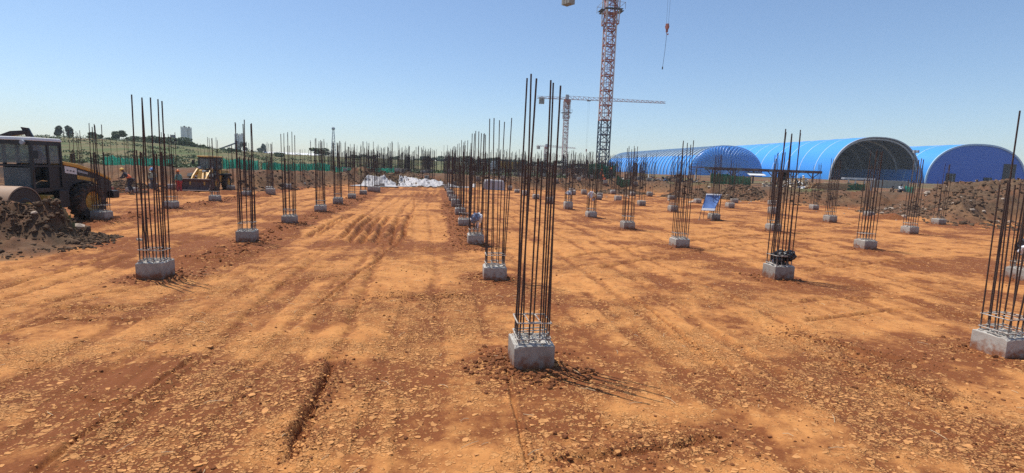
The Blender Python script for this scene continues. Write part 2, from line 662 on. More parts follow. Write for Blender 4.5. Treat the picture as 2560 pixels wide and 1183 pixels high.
for i_, p_ in enumerate(EXTRA):
    w_ = un(*p_)
    COLS.append(('X', i_, w_[0], w_[1] + 0.2))
CXY = np.array([(c[2], c[3]) for c in COLS])

# ---------------------------------------------------------------- ground shape
FOOT = [un(*p)[:2] for p in [(2560, 556), (2340, 560), (2300, 540), (2255, 523), (2130, 518), (2010, 513), (1890, 502), (1780, 496),
                             (1640, 485), (1560, 480), (1450, 477), (1250, 472), (1110, 466), (860, 464), (770, 470), (660, 479), (560, 473), (440, 462)]]
FOOT = [np.array((60.0, -40.0)), np.array((60.0, 33.0))] + FOOT + [np.array((-52.0, 64.0)), np.array((-52.0, -40.0))]
SEGS = [(FOOT[i], FOOT[(i + 1) % len(FOOT)]) for i in range(len(FOOT))]

PL = []            # ruts and scuffs pressed into the surface: (points, half width, depth, loose soil, roughness)
def rut(pix, w, d, loose, rough=0.0):
    PL.append(([un(*p)[:2] for p in pix], w, d, loose, rough))
rut([(838, 895), (802, 972), (765, 1055), (722, 1160)], 0.075, -0.085, 0.9, 0.5)
rut([(490, 888), (410, 940), (335, 1000), (200, 1095), (60, 1200)], 0.05, -0.05, 0.4)
rut([(1580, 742), (1680, 818), (1790, 903), (1850, 950)], 0.05, -0.05, 0.45)
rut([(1840, 945), (1930, 985), (2010, 1005)], 0.26, 0.03, 1.0, 1.0)
rut([(1330, 1160), (1500, 1140), (1700, 1112), (1840, 1082)], 0.09, -0.05, 0.8, 0.6)
rut([(1253, 870), (1283, 1000), (1328, 1190)], 0.03, -0.035, 0.2)
rut([(1440, 985), (1490, 1050), (1510, 1075)], 0.02, 0.02, 0.0)
rut([(0, 717), (120, 690), (240, 655), (330, 640)], 0.10, -0.06, 0.6)
rut([(95, 765), (200, 773), (330, 770)], 0.10, -0.07, 0.7)
rut([(70, 797), (230, 802), (400, 797)], 0.07, -0.05, 0.5)
rut([(440, 647), (520, 655), (600, 657)], 0.12, -0.08, 0.8)
rut([(170, 985), (240, 1008), (330, 1003)], 0.035, -0.04, 0.3)
rut([(2000, 805), (2110, 790), (2250, 770), (2480, 790)], 0.07, -0.05, 0.5, 0.3)
rut([(1930, 820), (2050, 850), (2200, 890), (2330, 905)], 0.10, -0.05, 0.7, 0.6)
rut([(2060, 880), (2170, 925), (2330, 985), (2420, 975)], 0.16, 0.02, 0.9, 0.9)
rut([(2430, 1075), (2500, 1110), (2600, 1140)], 0.12, 0.02, 0.9, 0.9)
rut([(1990, 760), (2090, 742), (2260, 745)], 0.12, -0.05, 0.6, 0.3)
rut([(2100, 655), (2300, 660), (2520, 700)], 0.10, -0.05, 0.5)
rut([(2050, 640), (2250, 690), (2480, 730)], 0.08, -0.05, 0.5)
rut([(1036, 495), (1033, 540), (1000, 610), (890, 690), (790, 770)], 0.05, -0.05, 0.5)
rut([(1180, 745), (1050, 742), (900, 747)], 0.12, -0.03, 0.6, 0.5)
for a_, b_ in (((889, 535), (795, 586)), ((914, 537), (853, 603)), ((931, 542), (874, 610)), ((953, 540), (908, 612)),
               ((974, 540), (938, 612)), ((999, 542), (982, 618)), ((1027, 536), (1008, 600)), ((868, 540), (770, 590))):
    c_ = ((a_[0] * 0.6 + b_[0] * 0.4) - 4, a_[1] * 0.6 + b_[1] * 0.4)
    rut([a_, c_, b_], 0.13, -0.12, 0.55)
for i_ in range(6):
    rut([(1040 + i_ * 12, 479), (1030 + i_ * 13, 492)], 0.16, -0.1, 0.5)
TRK = random.Random(3)
def track(x0, y0, x1, y1, bow, gauge=1.7, w=0.13, d=-0.03, lo=0.4):
    """a pair of wheel marks"""
    n = 9
    for side in (-0.5, 0.5):
        pts = []
        for i in range(n):
            t = i / (n - 1)
            dx, dy = x1 - x0, y1 - y0
            L = math.hypot(dx, dy)
            q = bow * math.sin(math.pi * t) + side * gauge + TRK.uniform(-0.06, 0.06)
            pts.append(np.array((x0 + dx * t - dy / L * q, y0 + dy * t + dx / L * q)))
        PL.append((pts, w, d, lo, 0.0))
track(-2.2, 5.0, -2.6, 62, 0.4, 1.8, 0.14, -0.03, 0.4)
track(-3.4, 6.0, -2.0, 60, -0.6, 1.7, 0.12, -0.025, 0.35)
track(-0.6, 9.0, -1.2, 58, 0.3, 1.6, 0.12, -0.02, 0.3)
track(3.2, 8.0, 5.2, 55, 0.5, 1.8, 0.14, -0.03, 0.4)
track(5.8, 5.0, 5.0, 50, -0.8, 1.7, 0.13, -0.03, 0.4)
track(4.2, 15.0, 22.0, 24.0, 1.2, 1.8, 0.13, -0.04, 0.45)
track(12.2, 9.0, 14.0, 52, 0.6, 1.8, 0.13, -0.03, 0.4)
track(11.0, 15.0, 34.0, 19.0, 1.5, 1.7, 0.12, -0.045, 0.45)
track(10.5, 22.0, 30.0, 34.0, -1.5, 1.8, 0.13, -0.05, 0.45)
track(14.0, 27.0, 32.0, 28.0, 1.0, 1.7, 0.14, -0.05, 0.45)
track(-12.5, 13.0, -8.5, 50, 1.0, 1.8, 0.14, -0.04, 0.45)
track(-9.0, 9.0, -10.6, 48, -0.5, 1.7, 0.14, -0.04, 0.4)
track(-7.5, 9.0, -2.0, 14.0, 0.6, 1.6, 0.09, -0.03, 0.35)
HEAPS = [  # x, y, rx, ry, height, sharp
    (-15.6, 17.2, 5.2, 4.1, 1.9), (-12.8, 18.9, 2.2, 1.7, 0.5), (-21.0, 15.0, 5.0, 4.0, 1.5),
    (49.0, 42.0, 8.5, 6.0, 1.15), (41.5, 39.6, 4.5, 3.8, 0.5), (56, 39, 8, 6, 1.3),
    (-1.8, 71.2, 5.6, 3.6, 0.95), (-8.0, 70.4, 4.2, 3.2, 0.85), (31.0, 60.0, 3.6, 3.2, 1.0), (36.5, 58.5, 3.0, 2.6, 0.5), (24.5, 66, 4, 3, 0.5)]
for p_, rx, ry, hh in (((1562, 511), 1.9, 0.9, 0.32), ((1742, 519), 1.2, 0.7, 0.3), ((2235, 549), 2.2, 1.1, 0.35), ((300, 472), 2.2, 1.5, 0.6), ((660, 492), 0.6, 0.5, 0.25),
                       ((560, 486), 2.0, 0.7, 0.25), ((460, 489), 2.4, 0.7, 0.25), ((255, 482), 2.5, 1.3, 0.4)):
    w_ = un(*p_)
    HEAPS.append((w_[0], w_[1] + ry * 0.6, rx, ry, hh))
ZONES = []           # broad stains: moist dug soil (+) and wind-dried pale crust (-): centre, half axes, turn, amount
def zone(px, py, a, b, turn, amount):
    w = un(px, py)
    ZONES.append((w[0], w[1], a, b, turn, amount))
zone(520, 950, 2.2, 0.8, 0.1, 0.60)
zone(200, 960, 1.6, 0.7, 0.2, 0.48)
zone(900, 940, 1.4, 0.6, 0.1, 0.48)
zone(830, 1080, 0.7, 0.5, 0.2, 0.44)
zone(1250, 1050, 1.3, 0.5, 0.1, 0.48)
zone(1650, 1120, 1.4, 0.5, 0.2, 0.44)
zone(1950, 980, 1.5, 0.6, -0.3, 0.60)
zone(2150, 920, 1.6, 0.5, -0.2, 0.48)
zone(2350, 1080, 1.3, 0.5, -0.2, 0.48)
zone(1330, 940, 1.2, 0.7, 0.0, 0.56)
zone(1480, 880, 0.9, 0.7, 0.0, 0.36)
zone(1260, 735, 1.6, 1.2, 0.0, 0.44)
zone(850, 770, 1.2, 1.0, 0.2, 0.28)
zone(300, 770, 2.2, 1.2, 0.1, 0.40)
zone(520, 640, 3.0, 1.4, 0.0, 0.36)
zone(1980, 720, 2.4, 1.0, -0.2, 0.40)
zone(2300, 660, 4.0, 1.5, 0.1, 0.36)
zone(1700, 640, 2.2, 1.5, 0.0, 0.32)
zone(2400, 880, 1.6, 0.8, 0.0, 0.40)
zone(230, 600, 3.0, 2.0, 0.3, 0.32)
zone(1650, 800, 2.0, 1.2, -0.5, -0.36)
zone(1500, 700, 2.0, 2.5, -0.3, -0.36)
zone(450, 860, 2.0, 0.5, 0.15, -0.36)
zone(800, 880, 1.2, 0.5, 0.1, -0.24)
zone(950, 650, 2.0, 2.5, 0.1, -0.24)
zone(1000, 520, 3.2, 8.0, 0.0, -0.21)
zone(150, 1130, 0.9, 0.4, 0.3, -0.24)
zone(2100, 800, 2.2, 0.8, -0.2, -0.24)
zone(1450, 600, 3.0, 4.0, 0.0, -0.21)
HILL_AZ = [-70, -28, -17, -7, 1, 10, 16, 25]
HILL_Z = [7.2, 6.6, 4.9, 5.6, 5.2, 4.6, 3.0, 2.4]


def ground(x, y, full=False):
    x, y = np.asarray(x, float), np.asarray(y, float)
    r = np.hypot(x, y)
    # inside / outside of the levelled site
    dmin = np.full(x.shape, 1e9)
    inside = np.zeros(x.shape, bool)
    for a, b in SEGS:
        d, _ = seg_dist(x, y, a[0], a[1], b[0], b[1])
        dmin = np.minimum(dmin, d)
        cond = (a[1] > y) != (b[1] > y)
        xi = (b[0] - a[0]) * (y - a[1]) / (b[1] - a[1] + 1e-12) + a[0]
        inside ^= cond & (x < xi)
    dmin = dmin + (fbm(x / 3.1, y / 3.1, 3, 5) - 0.5) * 2.2 * (dmin < 12)
    dout = np.where(inside, np.minimum(-dmin, 0), np.maximum(dmin, 0))
    near = np.exp(-r / 40.0)
    z = (fbm(x / 7, y / 7, 3, 1) - 0.5) * 0.14 + (fbm(x / 1.5, y / 0.8, 3, 9) - 0.5) * (0.06 + 0.10 * sstep(9, 22, r))
    z += (fbm(x / 0.22, y / 0.22, 3, 21) - 0.5) * 0.022
    loose = sstep(0.42, 0.75, fbm(x / 2.2, y / 1.8, 6, 33, 0.68)) * 0.8
    # wheel lanes run up the open strip: streaks along y
    streak = fbm(x / 0.5 + 3, y / 9.0, 3, 51)
    loose = loose * (0.55 + 0.9 * streak) + 0.35 * sstep(0.56, 0.68, streak)
    z -= 0.03 * sstep(0.55, 0.7, streak)
    wob = (fbm(x / 0.8, y / 0.8, 6, 44, 0.7) - 0.5) * 1.9
    for zx, zy, za, zb, zr, amt in ZONES:
        c_, s_ = math.cos(zr), math.sin(zr)
        dx_, dy_ = x - zx, y - zy
        q_ = np.hypot((dx_ * c_ + dy_ * s_) / za, (-dx_ * s_ + dy_ * c_) / zb) + wob
        loose = loose + amt * sstep(1.4, 0.3, q_)
    loose = np.clip(loose, 0, 1)
    grey = np.zeros_like(z)
    veg = np.zeros_like(z)
    # disturbed soil along the footing rows
    for rn, x0, x1, y0, y1, hh in (('A', -0.5, 1.15, 12.4, 64, 0.10), ('B', -0.85, 0.6, 17.0, 64, 0.07), ('Z', -0.5, 1.1, 22, 62, 0.14), ('Y', -0.9, 1.0, 33, 56, 0.18)):
        xx = x - GRID_X[rn] + (fbm(x / 0.9, y / 0.9, 3, 61) - 0.5) * 0.8
        msk = sstep(x0 - 0.15, x0 + 0.2, xx) * sstep(x1 + 0.15, x1 - 0.25, xx) * sstep(y0, y0 + 0.8, y) * sstep(y1, y1 - 2, y)
        z += msk * (hh * 0.5 + (fbm(x / 0.35, y / 0.35, 3, 71) - 0.4) * hh * 2)
        loose = np.maximum(loose, msk * 1.15)
    # collars of dug soil round each stub
    for cx, cy in CXY:
        s = (np.abs(x - cx) < 2.2) & (np.abs(y - cy) < 2.2)
        if not s.any():
            continue
        d = np.hypot(np.maximum(np.abs(x[s] - cx) - 0.28, 0), np.maximum(np.abs(y[s] - cy) - 0.28, 0)) + (fbm(x[s] / 0.4, y[s] / 0.4, 3, 81) - 0.5) * 0.5
        msk = sstep(0.55, 0.08, d)
        z[s] = z[s] * (1 - 0.9 * sstep(1.7, 0.6, d)) - 0.01 + msk * (0.0 + 0.065 * fbm(x[s] / 0.16, y[s] / 0.16, 2, 91))
        loose[s] = np.maximum(loose[s], sstep(0.75, 0.25, d) * 1.1)
    # ruts
    for pts, w, dep, lo, rg in PL:
        xs, ys = [p[0] for p in pts], [p[1] for p in pts]
        s = (x > min(xs) - 1) & (x < max(xs) + 1) & (y > min(ys) - 1) & (y < max(ys) + 1)
        if not s.any():
            continue
        d = np.full(s.sum(), 1e9)
        for (ax, ay), (bx, by) in zip(pts[:-1], pts[1:]):
            dd, _ = seg_dist(x[s], y[s], ax, ay, bx, by)
            d = np.minimum(d, dd)
        e1, _ = seg_dist(x[s], y[s], *pts[0], *pts[0])
        e2, _ = seg_dist(x[s], y[s], *pts[-1], *pts[-1])
        fade = sstep(0, w * 4, np.minimum(e1, e2))
        d = d + (fbm(x[s] / 0.25, y[s] / 0.25, 3, 101) - 0.5) * w * 1.6
        core = sstep(w, w * 0.25, np.abs(d)) * fade
        lip = np.exp(-((np.abs(d) - w * 1.7) / (w * 0.7)) ** 2) * fade
        z[s] += core * dep - lip * dep * 0.45 + core * rg * (fbm(x[s] / 0.09, y[s] / 0.09, 2, 111) - 0.45) * 0.09
        loose[s] = np.maximum(loose[s], core * lo)
    # bank, platform, hill
    bank = sstep(0.0, 4.2, dout)
    az = np.degrees(np.arctan2(x, np.maximum(y, 1e-3)))
    az = np.where(y <= 0, np.where(x < 0, -90, 90), az)
    zf = np.interp(az, HILL_AZ, HILL_Z)
    r0 = np.interp(az, [-20, -5], [78, 130])
    r1 = np.interp(az, [-20, -5], [185, 300])
    plat = 1.45 + 0.95 * sstep(80, 190, r) * sstep(10, 22, az) + (zf - 1.45) * sstep(0, 1, (r - r0) / (r1 - r0)) * (1 - sstep(14, 24, az))
    plat = plat + (fbm(x / 14, y / 14, 4, 121) - 0.5) * 0.9 * sstep(8, 40, dout)
    z = z * (1 - 0.5 * bank) + bank * plat + sstep(0, 1.5, dout) * sstep(14, 4, dout) * (fbm(x / 1.9, y / 1.9, 5, 131, 0.6) - 0.45) * 1.1
    grey = np.maximum(grey, sstep(-0.4, 0.9, dout) * (0.75 + 0.25 * bank))
    plt = sstep(5, 9, dout)
    grey = grey * (1 - plt * 0.25 * sstep(0.4, 0.6, fbm(x / 6, y / 6, 3, 141)))
    leftveg = sstep(16, 2, az) * sstep(4.5, 9, dout) * sstep(0.34, 0.56, fbm(x / 6, y / 6, 4, 151) + 0.24 * sstep(70, 110, r) - 0.05)
    rightveg = sstep(14, 24, az) * sstep(2.5, 5, dout) * sstep(0.54, 0.62, fbm(x / 5, y / 5, 4, 161)) * 0.8
    veg = np.maximum(leftveg, rightveg)
    for hx, hy, rx, ry, hh in HEAPS:
        s = (np.abs(x - hx) < rx * 1.6) & (np.abs(y - hy) < ry * 1.6)
        if not s.any():
            continue
        q = np.hypot((x[s] - hx) / rx, (y[s] - hy) / ry) + (fbm(x[s] / 1.3, y[s] / 1.3, 4, 171) - 0.5) * 0.45
        shape = sstep(1.0, 0.15, q)
        rough = (fbm(x[s] / 0.55, y[s] / 0.55, 4, 181, 0.6) - 0.45) * min(0.55, hh * 0.5)
        z[s] += shape * hh + rough * sstep(1.0, 0.75, q)
        if hh > 0.4:
            grey[s] = np.maximum(grey[s], sstep(1.08, 0.9, q))
            veg[s] = np.maximum(veg[s], 0.75 * shape * sstep(0.56, 0.66, fbm(x[s] / 0.8, y[s] / 0.8, 3, 191)) * (hx < 0))
        else:
            loose[s] = np.maximum(loose[s], sstep(1.1, 0.9, q) * 1.2)
    if full:
        return z, np.clip(loose, 0, 1.3), np.clip(grey, 0, 1), np.clip(veg, 0, 1), dout
    return z


def gz(x, y):
    return float(ground(np.array([x]), np.array([y]))[0])


def crust(x, y):
    """how far the dried crust has broken into flakes"""
    return sstep(0.30, 0.78, fbm(x / 1.3, y / 1.0, 6, 201, 0.7)) * (1 - 0.8 * sstep(7, 19, np.hypot(x, y)))


def polar_ground():
    c0 = math.atan2(AX_F[0], AX_F[1])
    half = math.radians(57)
    ang = np.concatenate([np.linspace(c0 - half, c0 + half, 820), np.linspace(c0 + half, c0 - half + 2 * math.pi, 46)[1:-1]])
    rad = [0.4, 0.9, 1.5, 2.1, 2.7, 3.2]
    while rad[-1] < 70:
        rad.append(rad[-1] * 1.0062)
    while rad[-1] < 320:
        rad.append(rad[-1] * 1.017)
    while rad[-1] < 900:
        rad.append(rad[-1] * 1.13)
    rad = np.array(rad)
    A, R = np.meshgrid(ang, rad)
    X, Y = (np.sin(A) * R).ravel(), (np.cos(A) * R).ravel()
    z, loose, grey, veg, _ = ground(X, Y, True)
    na, nr = len(ang), len(rad)
    V = np.stack([X, Y, z], 1)
    V = np.vstack([V, [[0, 0, gz(0, 0)]]])
    i, j = np.meshgrid(np.arange(na), np.arange(nr - 1))
    i, j = i.ravel(), j.ravel()
    i2 = (i + 1) % na
    quads = np.stack([j * na + i, (j + 1) * na + i, (j + 1) * na + i2, j * na + i2], 1)
    me = fast_mesh('ground', V, quads, M['soil'], smooth=True)
    cl = np.zeros((len(me.vertices), 4), np.float32)
    cl[:-1, 0], cl[:-1, 1], cl[:-1, 2], cl[:-1, 3] = loose, grey, veg, crust(X, Y)
    a = me.attributes.new('soil', 'FLOAT_COLOR', 'POINT')
    a.data.foreach_set('color', cl.ravel())
    # centre cap
    bm = bmesh.new(); bm.from_mesh(me); bm.verts.ensure_lookup_table()
    cv = bm.verts[len(bm.verts) - 1]
    for q in range(na):
        bm.faces.new((bm.verts[q], bm.verts[(q + 1) % na], cv))
    bmesh.ops.recalc_face_normals(bm, faces=bm.faces[-na:])
    bm.to_mesh(me); bm.free()
    # all faces up
    o = link('ground', me)
    return tag(o, kind='structure')


polar_ground()


# ---------------------------------------------------------------- loose pieces on the ground (uncountable)
def sector_points(n, r_lo, r_hi, power=0.0):
    c0 = math.atan2(AX_F[0], AX_F[1])
    a = RNG.uniform(c0 - 0.92, c0 + 0.92, n)
    u = RNG.uniform(0, 1, n)
    r = r_lo * (r_hi / r_lo) ** u if power == 0 else (r_lo ** power + u * (r_hi ** power - r_lo ** power)) ** (1 / power)
    return np.sin(a) * r, np.cos(a) * r


def flakes():
    x, y = sector_points(90000, 3.6, 20, 0.55)
    keep = 0.12 + 0.8 * crust(x, y) > RNG.uniform(0.0, 1.25, len(x))
    x, y = x[keep][:33000], y[keep][:33000]
    n = len(x)
    z, loose, grey, _, _ = ground(x, y, True)
    k = 6
    size = RNG.lognormal(math.log(0.0105), 0.55, n).clip(0.005, 0.05)
    th = np.linspace(0, 2 * math.pi, k, endpoint=False)[None, :] + RNG.normal(0, 0.22, (n, k)) + RNG.uniform(0, 6.28, (n, 1))
    rad = size[:, None] * RNG.uniform(0.6, 1.3, (n, k)) * np.where(np.arange(k)[None, :] % 3 == 0, 1.25, 1.0)
    asp = RNG.uniform(0.6, 1.0, (n, 1))
    px, py = x[:, None] + np.cos(th) * rad, y[:, None] + np.sin(th) * rad * asp
    tilt = RNG.normal(0, 0.09, (n, 2))
    hgt = (0.001 + size * RNG.uniform(0.08, 0.3, n)).clip(0.0015, 0.008)
    top = z[:, None] + hgt[:, None] + tilt[:, :1] * (px - x[:, None]) + tilt[:, 1:] * (py - y[:, None])
    V = np.concatenate([np.stack([px, py, top], 2), np.stack([px, py, top * 0 + z[:, None] - 0.012], 2), np.stack([x, y, z + hgt + size * 0.04], 1)[:, None, :]], 1)
    base = (np.arange(n) * (2 * k + 1))[:, None]
    f = []
    for i in range(k):
        i2 = (i + 1) % k
        f += [(2 * k, i, i2), (i, k + i, k + i2), (i, k + i2, i2)]
    f = (np.array(f)[None, :, :] + base[:, :, None]).reshape(-1, 3)
    o = link('crust_flakes', fast_mesh('crust_flakes', V.reshape(-1, 3), f, M['flake']))
    tag(o, 'pale curled flakes of dried mud crust strewn over the near ground', 'mud flakes', kind='stuff')


ICO = bmesh.new()
bmesh.ops.create_icosphere(ICO, subdivisions=1, radius=1.0)
ICO_V = np.array([v.co[:] for v in ICO.verts])
ICO_F = np.array([[v.index for v in f.verts] for f in ICO.faces])
ICO.free()


def lumps(name, x, y, size, mat, label, cat, sink=0.35, flat=0.75):
    n = len(x)
    z = ground(x, y)
    Q = RNG.normal(0, 1, (n, 3, 3))
    Q, _ = np.linalg.qr(Q)
    sc = size[:, None] * RNG.uniform(0.7, 1.2, (n, 3)) * np.array([1, 1, 1])
    P = ICO_V[None] * RNG.uniform(0.75, 1.15, (n, len(ICO_V), 1))
    P = np.einsum('nij,nkj->nki', Q, P) * sc[:, None, :]
    P[:, :, 2] *= flat
    P += np.stack([x, y, z + size * (1 - 2 * sink) * flat * 0.6], 1)[:, None, :]
    f = (ICO_F[None] + (np.arange(n) * len(ICO_V))[:, None, None]).reshape(-1, 3)
    o = link(name, fast_mesh(name, P.reshape(-1, 3), f, mat))
    return tag(o, label, cat, kind='stuff')


flakes()
# clods of dug soil round the stubs and along the footing rows
px_, py_, ps_ = [], [], []
for (rw, k_, cx, cy) in COLS:
    d_ = math.hypot(cx, cy)
    if d_ > 42:
        continue
    n_ = int(np.clip(1500 / d_, 30, 130))
    a_ = RNG.uniform(0, 6.28, n_)
    q_ = 0.30 + np.abs(RNG.normal(0, 0.28, n_))
    px_.append(cx + np.cos(a_) * q_ * 1.15); py_.append(cy + np.sin(a_) * q_ * 1.15)
    ps_.append(RNG.lognormal(math.log(0.021), 0.5, n_).clip(0.006, 0.06))
for rn, off in (('A', 0.35), ('B', -0.2), ('Z', 0.3)):
    n_ = 900
    px_.append(GRID_X[rn] + off + RNG.normal(0, 0.38, n_)); py_.append(RNG.uniform(13 if rn != 'B' else 17, 45, n_))
    ps_.append(RNG.lognormal(math.log(0.03), 0.5, n_).clip(0.01, 0.11))
n_ = 360
a_ = RNG.uniform(2.2, 6.0, n_)
q_ = 0.34 + np.abs(RNG.normal(0, 0.25, n_))
px_.append(1.47 + np.cos(a_) * q_ * 1.1); py_.append(7.09 + np.sin(a_) * q_)
ps_.append(RNG.lognormal(math.log(0.026), 0.5, n_).clip(0.006, 0.06))
x_, y_ = sector_points(2600, 3.6, 30, 0.7)
kp_ = fbm(x_ / 1.6, y_ / 1.6, 4, 221) > 0.52
px_.append(x_[kp_]); py_.append(y_[kp_]); ps_.append(RNG.lognormal(math.log(0.012), 0.5, kp_.sum()).clip(0.004, 0.05))
for pts, w, dep, lo, rg in PL:
    if rg > 0.4:
        for (a, b) in zip(pts[:-1], pts[1:]):
            n_ = int(260 * np.hypot(*(b - a)))
            t_ = RNG.uniform(0, 1, n_)
            px_.append(a[0] + (b[0] - a[0]) * t_ + RNG.normal(0, w * 1.6 + 0.05, n_)); py_.append(a[1] + (b[1] - a[1]) * t_ + RNG.normal(0, w * 1.6 + 0.05, n_))
            ps_.append(RNG.lognormal(math.log(0.009), 0.5, n_).clip(0.003, 0.03))
lumps('soil_clods', np.concatenate(px_), np.concatenate(py_), np.concatenate(ps_), M['clod'],
      'dark red-brown clods of loose soil around the stubs and ruts', 'soil clods')
# clods on the spoil heaps and banks
px_, py_, ps_ = [], [], []
for hx, hy, rx, ry, hh in HEAPS:
    if hh < 0.4:
        continue
    n_ = 2600 if hx < 0 else 900
    a_, q_ = RNG.uniform(0, 6.28, n_), np.sqrt(RNG.uniform(0, 1.15, n_))
    px_.append(hx + np.cos(a_) * q_ * rx); py_.append(hy + np.sin(a_) * q_ * ry)
    ps_.append(RNG.lognormal(math.log(0.032 if hx < 0 else 0.06), 0.6, n_).clip(0.012, 0.25 if hx > 0 else 0.13))
for a, b in SEGS[2:-3]:
    L_ = np.hypot(*(b - a))
    n_ = int(L_ * 26)
    t_ = RNG.uniform(0, 1, n_)
    nrm = np.array([-(b - a)[1], (b - a)[0]]) / (L_ + 1e-9)
    if np.dot(nrm, np.array([10, 35]) - a) > 0:
        nrm = -nrm
    o_ = RNG.uniform(-0.5, 5.5, n_)
    px_.append(a[0] + (b[0] - a[0]) * t_ + nrm[0] * o_); py_.append(a[1] + (b[1] - a[1]) * t_ + nrm[1] * o_)
    ps_.append(RNG.lognormal(math.log(0.07), 0.6, n_).clip(0.02, 0.4))
lumps('spoil_clods', np.concatenate(px_), np.concatenate(py_), np.concatenate(ps_), M['spoil_clod'],
      'dark brown lumps of excavated earth on the mounds and banks', 'earth lumps')
# scattered pale stones on the spoil
x_ = np.concatenate([RNG.normal(45, 6, 90), RNG.normal(32, 6, 60), RNG.normal(-15, 2.5, 30)])
y_ = np.concatenate([RNG.normal(38, 4, 90), RNG.normal(57, 4, 60), RNG.normal(17, 2, 30)])
lumps('stones', x_, y_, RNG.lognormal(math.log(0.10), 0.5, len(x_)).clip(0.03, 0.35), M['stone'], 'pale stones scattered over the spoil heaps', 'stones')


def twigs():
    """dry straw and roots lying on the near ground"""
    mb = MB()
    x, y = sector_points(160, 4, 15, 0.7)
    z = ground(x, y)
    for i in range(len(x)):
        a = random.uniform(0, 6.28)
        l = random.uniform(0.04, 0.22)
        b = a + random.uniform(-0.5, 0.5)
        p0 = Vector((x[i], y[i], z[i] + 0.012))
        p1 = p0 + Vector((math.cos(a) * l / 2, math.sin(a) * l / 2, random.uniform(0, 0.02)))
        p2 = p1 + Vector((math.cos(b) * l / 2, math.sin(b) * l / 2, -0.008))
        mb.tube([p0, p1, p2], 0.0028, 4, False)
    o = mb.build('straw', M['timber_pale'])
    tag(o, 'dry straw and root bits lying on the near ground', 'straw', kind='stuff')


twigs()

# ---------------------------------------------------------------- columns
def stub_mesh(seed):
    bm = bmesh.new()
    rnd = random.Random(seed)
    s, h = 0.285, 0.37
    n = 9
    # body with slightly uneven edges
    rows = []
    for z in (-0.25, 0.1, h - 0.012, h):
        ring = []
        k = 0.0 if z < h else 0.006
        for side in range(4):
            for i in range(n - 1):
                t = -1 + 2 * i / (n - 1)
                x, y = {0: (t, -1), 1: (1, t), 2: (-t, 1), 3: (-1, -t)}[side]
                j = 0.0015 if z < h - 0.01 else 0.004
                ring.append(bm.verts.new((x * (s - k) + rnd.uniform(-j, j), y * (s - k) + rnd.uniform(-j, j),
                                          z + (rnd.uniform(-0.007, 0.003) if z >= h - 0.005 else 0))))
        rows.append(ring)
    m_ = len(rows[0])
    for a, b in zip(rows[:-1], rows[1:]):
        for i in range(m_):
            bm.faces.new((a[i], a[(i + 1) % m_], b[(i + 1) % m_], b[i]))
    # chipped corner
    for v in bm.verts:
        if v.co.z > 0.3 and v.co.x < -0.2 and v.co.y < -0.22:
            v.co.z -= rnd.uniform(0.0, 0.03)
    # rough concrete on top
    prev = rows[-1]
    for k in (0.9, 0.7, 0.45, 0.2):
        ring = []
        for v in rows[-1]:
            ring.append(bm.verts.new((v.co.x * k, v.co.y * k, h + rnd.uniform(-0.02, 0.028))))
        for i in range(m_):
            f = bm.faces.new((prev[i], prev[(i + 1) % m_], ring[(i + 1) % m_], ring[i]))
            f.material_index = 1
        prev = ring
    f = bm.faces.new(prev)
    f.material_index = 1
    bmesh.ops.recalc_face_normals(bm, faces=bm.faces)
    me = bpy.data.meshes.new('concrete_stub')
    bm.to_mesh(me)
    bm.free()
    me.materials.append(M['stub'])
    me.materials.append(M['slop'])
    return me


def bar_mesh(h, r, bend):
    mb = MB()
    pts = [(0, 0, 0), (bend * 0.3, 0, h * 0.33), (bend * 0.2, bend * 0.3, h * 0.66), (0, 0, h)]
    mb.tube(pts, r, 6, False)
    mb.cyl((0, 0, h - 0.004), (0, 0, h), r, r, 6, True)
    return mb.mesh('rebar', M['rebar'], smooth=True)


def ring_mesh(seed):
    rnd = random.Random(seed)
    mb = MB()
    s = 0.236
    p = [Vector((x * s + rnd.uniform(-.012, .012), y * s + rnd.uniform(-.012, .012), rnd.uniform(-.02, .02))) for x, y in ((-1, -1), (1, -1), (1, 1), (-1, 1))]
    for i in range(4):
        mb.cyl(p[i], p[(i + 1) % 4], 0.0105, None, 6)
    # inner tie
    q = [Vector((0.08 * sx, s * sy, rnd.uniform(0, .02))) for sx, sy in ((-1, -1), (-1, 1), (1, 1), (1, -1))]
    for i in range(4):
        mb.cyl(q[i], q[(i + 1) % 4], 0.009, None, 6)
    mb.cyl(p[0], p[0] + Vector((0.07, 0.06, 0.01)), 0.007, None, 6)
    return mb.mesh('stirrup', M['stirrup'])


